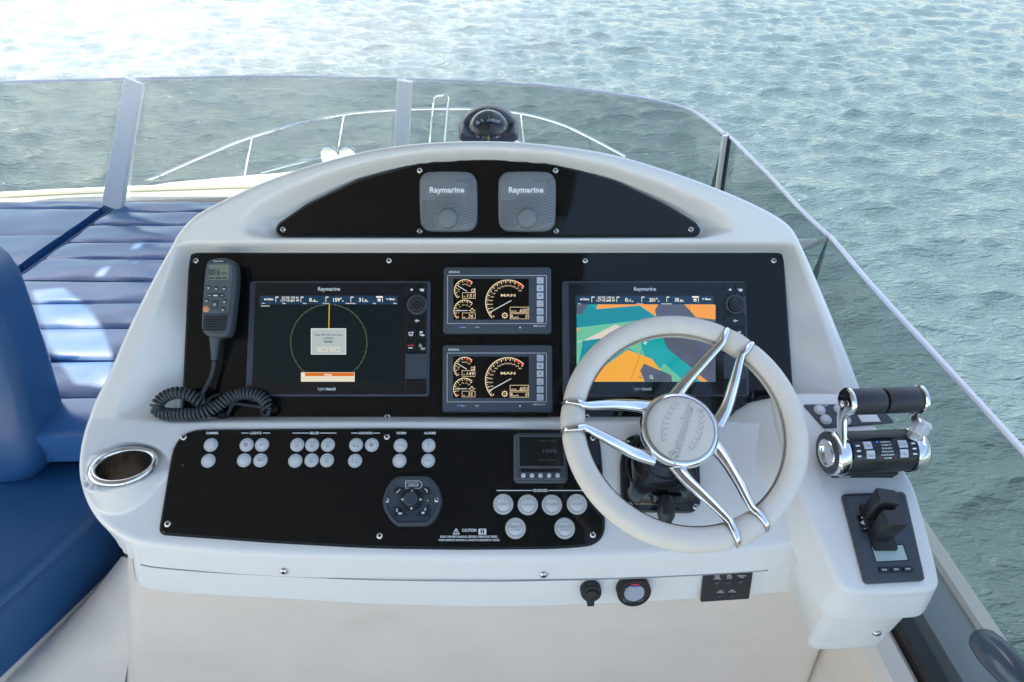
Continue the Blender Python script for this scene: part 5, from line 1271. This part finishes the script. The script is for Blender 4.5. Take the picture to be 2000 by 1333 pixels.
# ================================================================== THROTTLES
cT = FD.px(1697, 882, .046)
FT = Frame(cT, nrm((1, .05, .0)), nrm((0, .10, 1)))       # x along the cylinder, y up, normal to the helmsman
TU = lambda px, py, w=0.: FT.hit(px, py, w)
th = Thing('throttle', 'twin throttle control with black grips and chrome levers on the pod', 'throttle', FD.px(1690, 930, 0))
FTx = Frame(cT, FT.ey, np.cross(FT.ex, FT.ey)); FTx = Frame(cT, FT.ey, -FT.en)     # normal along +x of the cylinder
FTx = Frame(cT, FT.en, FT.ey) if np.cross(FT.en, FT.ey)@FT.ex > 0 else Frame(cT, FT.ey, FT.en)
uL, uR = TU(1640, 885)[0], TU(1768, 875)[0]; rB = .034
mb = MB(); mb.lathe(FTx, 0, 0, [(rB*.97, uL), (rB, uL+.002), (rB, uR-.002), (rB*.97, uR)], 48); mb.build('barrel', 'gripblack', th)
# base block
dn = FD.px(1690, 930, 0); q0 = (FD.px(1690, 926, 0)-FD.o); 
bu0, bv0 = FD.hit(1624, 934, .0); bu1, _ = FD.hit(1741, 930, .0)
mb = MB(); mb.box(FD, bu0, bu1, bv0, bv0+.075, .0005, .022, .002); mb.build('base', 'rubberfoot', th)
a, b = FD.hit(1640, 932, .012), FD.hit(1661, 922, .012)
mb = MB(); mb.box(slope_frame(FD.pt(a[0], bv0-.0006, .006), 90), 0, b[0]-a[0], 0, .012, -.001, .0008); mb.build('rating_label', 'legend', th)
# end drums
for side, u_, lab in ((-1, uL, 0), (1, uR, 1)):
    s_ = side; prof = [(.036, u_+s_*.0005), (.037, u_+s_*.004), (.037, u_+s_*.017), (.0345, u_+s_*.0205), (.031, u_+s_*.0212)]
    if s_ > 0: prof = [(r, w) for r, w in prof]
    mb = MB(); mb.lathe(FTx, 0, 0, prof if s_ > 0 else prof[::-1], 44); dr = mb.build('drum', 'chrome', th, smooth=40)
    mb = MB(); pr = [(.0345, u_+s_*.0208), (.033, u_+s_*.0222), (.0225, u_+s_*.0222)]; mb.lathe(FTx, 0, 0, pr if s_ > 0 else pr[::-1], 40, caps=False); mb.build('drum_face', 'slate', th, dr)
    mb = MB(); pr = [(.0232, u_+s_*.0222), (.0225, u_+s_*.0240), (.0205, u_+s_*.0236), (.0195, u_+s_*.019), (.016, u_+s_*.0213), (.0005, u_+s_*.0214)]; mb.lathe(FTx, 0, 0, pr if s_ > 0 else pr[::-1], 36, caps=False); mb.build('drum_cup', 'chrome', th, dr)
# face plate: lens-shaped, wrapped on the barrel
def on_barrel(u, ang, r): return cT + FT.ex*u + FT.en*(r*math.cos(ang)) + FT.ey*(r*math.sin(ang))
um, hu_ = (uL+uR)/2, (uR-uL)/2-.001
mb = MB(); rs = []
for r_ in (rB-.001, rB+.0035):
    ring = []
    N = 24
    for i in range(N+1): s_ = -1+2*i/N; ring.append(on_barrel(um+hu_*s_, .78-.62*(1-.42*s_*s_), r_))
    for i in range(N+1): s_ = 1-2*i/N; ring.append(on_barrel(um+hu_*s_, .82+.55*(1-.36*s_*s_), r_))
    rs.append(ring)
# dense cap so that it follows the cylinder
mb.rings(rs, cap0=False, cap1=False)
N, K = 24, 10; vs_ = []; fs_ = []
for i in range(N+1):
    s_ = -1+2*i/N; lo, hi = .78-.62*(1-.42*s_*s_), .82+.55*(1-.36*s_*s_)
    for j in range(K+1): vs_.append(on_barrel(um+hu_*s_, lo+(hi-lo)*j/K, rB+.0035))
for i in range(N):
    for j in range(K): a = i*(K+1)+j; fs_.append((a, a+K+1, a+K+2, a+1))
mb.add(vs_, fs_); fpl = mb.build('face_plate', 'glossblack', th)
class BInk:      # print wrapped on the barrel; x,y in -1..1 over the face
    def __init__(s, r): s.mb = MB(); s.r = r
    def xy(s, x, y): return on_barrel(um+hu_*x, .82+.50*y, s.r)
    def rect(s, x0, y0, x1, y1): s.mb.add([s.xy(x0, y0), s.xy(x1, y0), s.xy(x1, y1), s.xy(x0, y1)], [(0, 1, 2, 3)]); return s
    def text(s, t, x, y, cap, width):
        v, f = text_geom(t, .02); x0, x1 = v[:, 0].min(), v[:, 0].max(); s.mb.add([s.xy(x+(a[0]-(x0+x1)/2)/(x1-x0)*width, y+(a[1]-.35)/.7*cap) for a in v], f); return s
for x0, y0, x1, y1, tx in ((-.66, .12, -.42, .72, 'CMD'), (-.62, -.68, -.38, -.02, 'S&D'), (.40, .12, .66, .72, 'SYN'), (.40, -.68, .64, -.02, 'TRL')):
    mb = MB(); g = BInk(rB+.0052); nx, ny = 4, 4; V_ = [];
    for i in range(nx+1):
        for j in range(ny+1): V_.append(g.xy(x0+(x1-x0)*i/nx, y0+(y1-y0)*j/ny))
    k0 = len(V_); g2 = BInk(rB+.0034)
    border = [(x0, y0), (x1, y0), (x1, y1), (x0, y1)]
    mb.add(V_, [(i*(ny+1)+j, (i+1)*(ny+1)+j, (i+1)*(ny+1)+j+1, i*(ny+1)+j+1) for i in range(nx) for j in range(ny)])
    for (xa, ya), (xb, yb) in zip(border, border[1:]+border[:1]): mb.add([g2.xy(xa, ya), g2.xy(xb, yb), g.xy(xb, yb), g.xy(xa, ya)], [(0, 1, 2, 3)])
    kb = mb.build('key', 'keyface', th); g3 = BInk(rB+.0055); g3.text(tx, (x0+x1)/2, (y0+y1)/2-.05, .22, .18); g3.mb.build('key_legend', 'legend', th, kb)
g = BInk(rB+.0039)
for i, s_ in enumerate(('COMMAND', 'WARM UP', 'SYNCHRO', 'TROLLING', 'SLIP&GRIP', 'ALARM')): g.text(s_, .03, .66-.27*i, .12, .045*len(s_))
for y in (.42, -.02, -.46): g.rect(-.90, y-.07, -.78, y+.07).rect(.80, y-.05, .92, y+.09)
g.mb.build('lettering', 'white', th, fpl, smooth=0)['kind'] = 'stuff'
g = BInk(rB+.0046); g.rect(-.26, .60, -.20, .74); g.mb.build('command_light', 'led_blue', th, fpl, smooth=0)
g = BInk(rB+.0040); g.rect(-.19, -.75, -.15, -.66).rect(.22, -.75, .26, -.66); g.mb.build('alarm_light', 'led_red', th, fpl, smooth=0)
# levers and grips
gz = TU(1722, 783, -.012)
gc = FT.pt(*gz, -.012); rG = .0205
FGx = Frame(gc, FTx.ex, FTx.ey)
off = lambda px: TU(px, 783, -.012)[0]-gz[0]
for side, (xa, xb), drum_u in ((-1, (1660, 1721.5), uL-.011), (1, (1726, 1790), uR+.011)):
    a, b = off(xa), off(xb); mb = MB(); mb.lathe(FGx, 0, 0, [(rG*.90, a), (rG, a+.003), (rG, b-.003), (rG*.90, b)], 36); gp = mb.build('grip', 'gripblack', th)
    o_ = a if side < 0 else b
    mb = MB(); pr = [(rG*1.0, o_-.0), (rG*1.10, o_+side*.0015), (rG*1.10, o_+side*.005), (rG*.98, o_+side*.0072), (rG*.8, o_+side*.0076)]; mb.lathe(FGx, 0, 0, pr if side > 0 else pr[::-1], 36); mb.build('grip_cap', 'chrome', th, gp)
    ox = gz[0]+o_+side*.004
    bx = drum_u
    p0 = FT.pt(bx, .026, .006); p3 = FT.pt(ox, gz[1]-.004, -.012); p1 = p0+(p3-p0)*.35+FT.ex*(side*.0); p2 = FT.pt(ox, gz[1]-.028, -.010)
    P_ = spline([p0, p1, p2, p3], 8); mb = MB(); n = len(P_); rings = []
    tg = np.gradient(P_, axis=0); tg /= np.linalg.norm(tg, axis=1)[:, None]
    for i in range(n):
        w2 = np.interp(i/(n-1), [0, .4, .7, 1], [.017, .012, .013, .017]); t2 = .0042; b_ = nrm(np.cross(FT.ex, tg[i])); k = np.arange(14)*d2/14
        c_ = nrm(np.cross(tg[i], b_)); rings.append(P_[i]+np.outer(np.sign(np.cos(k))*np.abs(np.cos(k))**.7*w2, b_)+np.outer(np.sin(k)*t2, c_))
    mb.rings(rings); lvr = mb.build('lever', 'chrome', th, smooth=60)
    if side < 0:
        fr = Frame(FT.pt(ox-.0072, gz[1]-.004, -.012), -FT.en, FT.ey); fr = fr if fr.en@FT.ex < 0 else Frame(fr.o, FT.en, FT.ey)
        link_mesh('lever_bolt', SCREW, th, lvr, fr.mat4(0, 0, 0, th.loc))
# crumpled clear film round the right lever
mb = MB(); rg = np.random.default_rng(3); c_ = FT.pt(uR+.006, .045, .004); nn_ = 9; rs = []
for i in range(7):
    t_i = -1+2*i/6; k = np.arange(nn_)*d2/nn_; rr_ = .016*math.sqrt(max(.08, 1-t_i*t_i))*(1+rg.uniform(-.3, .3, nn_)); rs.append(c_+np.outer(rr_*np.cos(k), FT.ex)+np.outer(rr_*np.sin(k), FT.en)+FT.ey*t_i*.02+rg.normal(0, .0012, (nn_, 3)))
mb.rings(rs); M['film'] = mat('clear_film', (.55, .57, .6), .18, spec=.8, var=.2, vscale=90); mb.build('film_wrap', 'film', th, smooth=0)

# ================================================================== TRIM / THRUSTER PANEL
w0, w1 = .0005, .011
P4 = [FDf.hit(*p, w1) for p in ((1653, 968), (1767, 964), (1804, 1128), (1697, 1134))]
t = Thing('thruster_panel', 'dark thruster control panel with two raised levers and a small screen', 'control', FDf.pt(*np.mean(P4, 0), w0))
P = ccw(rpoly(P4, .003, 3)); mb = MB(); rs = [FDf.pts(np.c_[q, np.full(len(q), w)]) for q, w in ((offset_poly(P, .004), w0), (offset_poly(P, .004), w0+.006), (offset_poly(P, .0015), w0+.0075), (P, w1-.0005), (offset_poly(P, -.001), w1))]
mb.rings(rs); mb.build('housing', 'greyplastic', t)
z = lambda X, Y: (1630+X/6.663, 950+Y/6.663)
mb = MB(); mb.prism(FDf, ccw([FDf.hit(*z(*p), w1) for p in ((468, 768), (895, 755), (968, 968), (540, 990))]), w1-.0005, w1+.0012, .0005); sc_ = mb.build('screen_frame', 'glossblack', t)
Ink(FDf, w1+.0015, z).poly([(484, 784), (886, 768), (952, 958), (548, 980)]).build('screen', 'lcdpale', t, sc_)
for i, (x, s_) in enumerate(((575, 'ON'), (730, 'ON'), (885, 'OFF'))):
    pts = [(x, 1058-4*i), (x+130, 1052-4*i), (x+155, 1120-4*i), (x+25, 1126-4*i)]; mb = MB(); mb.prism(FDf, ccw([FDf.hit(*z(*p), w1+.0025) for p in pts]), w1-.0004, w1+.0025, .0006); kb = mb.build('key', 'glossblack', t)
    Ink(FDf, w1+.0028, z).text(s_, x+72, 1086-5*i, 22, 62, bold=.02).build('key_legend', 'white', t, kb)
mb = MB(); mb.prism(FDf, ccw([FDf.hit(*z(*p), w1+.0012) for p in ((290, 385), (470, 360), (520, 600), (360, 600))]), w1-.0004, w1+.0015, .0005); kb = mb.build('trim_key', 'glossblack', t)
ik = Ink(FDf, w1+.0018, z); ik.poly([(332, 475), (412, 412), (470, 550)]); ik.line(340, 408, 380, 408, 11).line(358, 394, 364, 424, 11).line(388, 552, 424, 550, 11); ik.build('key_legend', 'white', t, kb)
for (bx, by, tx, ty) in ((478, 440, 700, 105), (575, 705, 790, 385)):
    # lever: a thick paddle leaning up to the right from its hinge
    b0 = FDf.px(*z(bx-5, by-45), w1+.004); tip = FDf.px(*z(tx, ty+20), w1+.062)
    ax = nrm(tip-b0); side = nrm(np.cross(ax, FDf.en)); thk = nrm(np.cross(side, ax)); rs = []
    L_ = np.linalg.norm(tip-b0); mid = FDf.ex
    for s_, wd, tk in ((0, .0125, .007), (.10, .0135, .009), (.35, .0142, .0105), (.75, .0150, .0125), (.96, .0150, .0130), (1.0, .0140, .0120)):
        c_ = b0+ax*L_*s_; q = rrect(-wd, -tk, wd, tk, .003, 3); rs.append([c_+side*a+thk*b for a, b in q])
    mb = MB(); mb.rings(rs); lv_ = mb.build('lever', 'blackplastic', t)
    mb = MB(); mb.prism(Frame(tip, side, thk), rrect(-.011, -.009, .011, .009, .002, 3), .0002, .0012, .0003); mb.build('lever_face', 'slate', t, lv_)
    u, v = FDf.hit(*z(bx+10, by-30), w1); mb = MB(); mb.prism(FDf, rrect(u-.016, v-.020, u+.020, v+.020, .003), w1-.0004, w1+.008, .002, 2); mb.build('lever_boot', 'rubberfoot', t)

# ================================================================== COMPASS on the hood
yk = 1.335
FK = Frame((0, yk, 0), (1, 0, 0), (0, 0, 1))
ku = lambda px, py, w=0.: FK.hit(px, py, w)
z = lambda X, Y: (860+X/10, 190+Y/10)
kc = ku(*z(945, 640)); cmp_ = Thing('compass', 'black domed compass with white numerals on top of the hood', 'compass', FK.pt(*ku(*z(945, 900)), 0))
out = [(360, 700), (380, 610), (440, 480), (540, 370), (680, 290), (820, 252), (940, 246), (1080, 256), (1220, 300), (1340, 370), (1450, 480), (1510, 600), (1528, 700), (1528, 820), (1440, 890), (440, 890), (362, 820)]
P = ccw(rpoly([ku(*z(*p)) for p in out], .004, 3)); mb = MB(); rs = []
for d, w in ((-.02, -.075), (-.008, -.06), (0, -.035), (0, -.012), (-.002, -.004), (-.006, -.001)):
    q = offset_poly(P, d); rs.append(FK.pts(np.c_[q, np.full(len(q), w)]))
mb.rings(rs); mb.build('hood', 'greyplastic', cmp_, smooth=50)
out = [(362, 760), (420, 705), (560, 760), (900, 850), (1330, 760), (1450, 700), (1526, 760), (1528, 830), (1440, 892), (440, 892), (365, 840)]
P = ccw(rpoly([ku(*z(*p), .06) for p in out], .004, 3)); mb = MB(); mb.prism(FK, P, -.004, .066, .012, 4); mb.build('base', 'slate', cmp_, smooth=50)
cR = (ku(*z(1350, 600), .026)[0]-ku(*z(540, 600), .026)[0])/2; cc = FK.pt(ku(*z(945, 600), .026)[0], ku(*z(945, 672), .026)[1], .026)
FH = Frame(cc, (1, 0, 0), (0, 1, 0))
mb = MB(); mb.lathe(FH, 0, 0, [(cR*math.cos(a), cR*1.0*math.sin(a)) for a in np.linspace(-.5, 1.53, 20)], 40); mb.build('dome', 'dome', cmp_, smooth=70)
mb = MB(); cr_ = cR*.84; mb.lathe(FH, 0, 0, [(cr_, -.016), (cr_, .0048), (cr_*.97, .0056), (cr_*.80, .009), (cr_*.5, .012), (cr_*.1, .016), (.001, .018)], 40); cdm = mb.build('card', 'cardblack', cmp_)
class CInk:     # print wrapped on the compass card
    def __init__(s): s.mb = MB()
    def side(s, t, ang, cap):
        v, f = text_geom(t, .015); xm = (v[:, 0].min()+v[:, 0].max())/2; sc_ = cap/.7
        s.mb.add([FH.pt((cr_+.0006)*math.sin(ang+(p[0]-xm)*sc_/cr_), -(cr_+.0006)*math.cos(ang+(p[0]-xm)*sc_/cr_), -.0062+p[1]*sc_) for p in v], f)
    def tick(s, ang, z0, z1, wd):
        s.mb.add([FH.pt((cr_+.0006)*math.sin(ang+k), -(cr_+.0006)*math.cos(ang+k), zz) for k, zz in ((-wd, z0), (wd, z0), (wd, z1), (-wd, z1))], [(0, 1, 2, 3)])
    def top(s, t, ang, r, cap):
        v, f = text_geom(t, .015); xm = (v[:, 0].min()+v[:, 0].max())/2; sc_ = cap/.7
        fr = Frame(FH.pt(r*math.sin(ang), r*math.cos(ang), .0125), (math.cos(ang), -math.sin(ang), 0), (math.sin(ang)*.8, math.cos(ang)*.8, .6)); s.mb.add([fr.pt((p[0]-xm)*sc_, p[1]*sc_, .002) for p in v], f)
ci = CInk()
for s_, a in (('270', -78), ('240', -44), ('210', -7), ('180', 30), ('150', 66)): ci.side(s_, R(a), .0085)
for i in range(-22, 23): ci.tick(R(i*4), -.0096, -.0076, .010)
for s_, a in (('150', -72), ('S', -36), ('210', 8), ('240', 46)): ci.top(s_, R(a), cr_*.62, .0075)
for i in range(-16, 17):
    a = R(i*6); p, q = FH.pt(cr_*.86*math.sin(a), cr_*.86*math.cos(a), .0105), FH.pt(cr_*.95*math.sin(a), cr_*.95*math.cos(a), .0060); sd_ = np.array((math.cos(a), -math.sin(a), 0))*.0007; ci.mb.add([p-sd_, p+sd_, q+sd_, q-sd_], [(0, 1, 2, 3)])
ci.mb.build('card_numerals', 'white', cmp_, cdm, smooth=0)['kind'] = 'stuff'
def pin(ang, r, z0, z1, m_):
    mb = MB(); mb.tube([FH.pt(r*math.sin(ang), -r*math.cos(ang), z0), FH.pt(r*math.sin(ang), -r*math.cos(ang), z1)], .0011, 6); mb.build('lubber_line', m_, cmp_)
pin(0, cR*.90, -.012, .0065, 'yellow'); pin(R(-46), cR*.90, -.012, .006, 'red'); pin(R(46), cR*.90, -.012, .006, 'red')
mb = MB(); mb.tube([FH.pt(0, cR*.72, .012), FH.pt(0, cR*.55, .026)], .0009, 6); mb.build('lubber_line', 'yellow', cmp_)
mb = MB(); q = [FK.pt(*ku(x, y), 0) for x, y in ((890, 283), (1020, 283))]; zt = FK.pt(*ku(*z(945, 893)), 0)[2]
mb.lathe(Frame(((q[0][0]+q[1][0])/2, yk-.01, zt), (1, 0, 0), (0, 1, 0)), 0, 0, [(.105, -.12), (.088, -.03), (.078, -.006), (.070, -.0005)], 40, asp=.8); mb.build('plinth', 'gel', cmp_, smooth=50)

# ================================================================== GRAB RAIL at the right edge
gr = Thing('grab_rail', 'slate blue tapered grab rail end beside the right coaming', 'grab rail', on_z(1985, 1330, .60))
p = [on_z(1916, 1246, .70), on_z(1930, 1262, .71), on_z(1958, 1292, .72), on_z(2000, 1335, .72), on_z(2120, 1465, .70), on_z(2200, 1560, .56)]
mb = MB(); mb.tube(spline(p, 6), np.interp(np.linspace(0, 1, 31), [0, .04, .12, .3, 1], [.006, .016, .024, .028, .028]), 20); mb.build('bar', 'railgrey', gr)
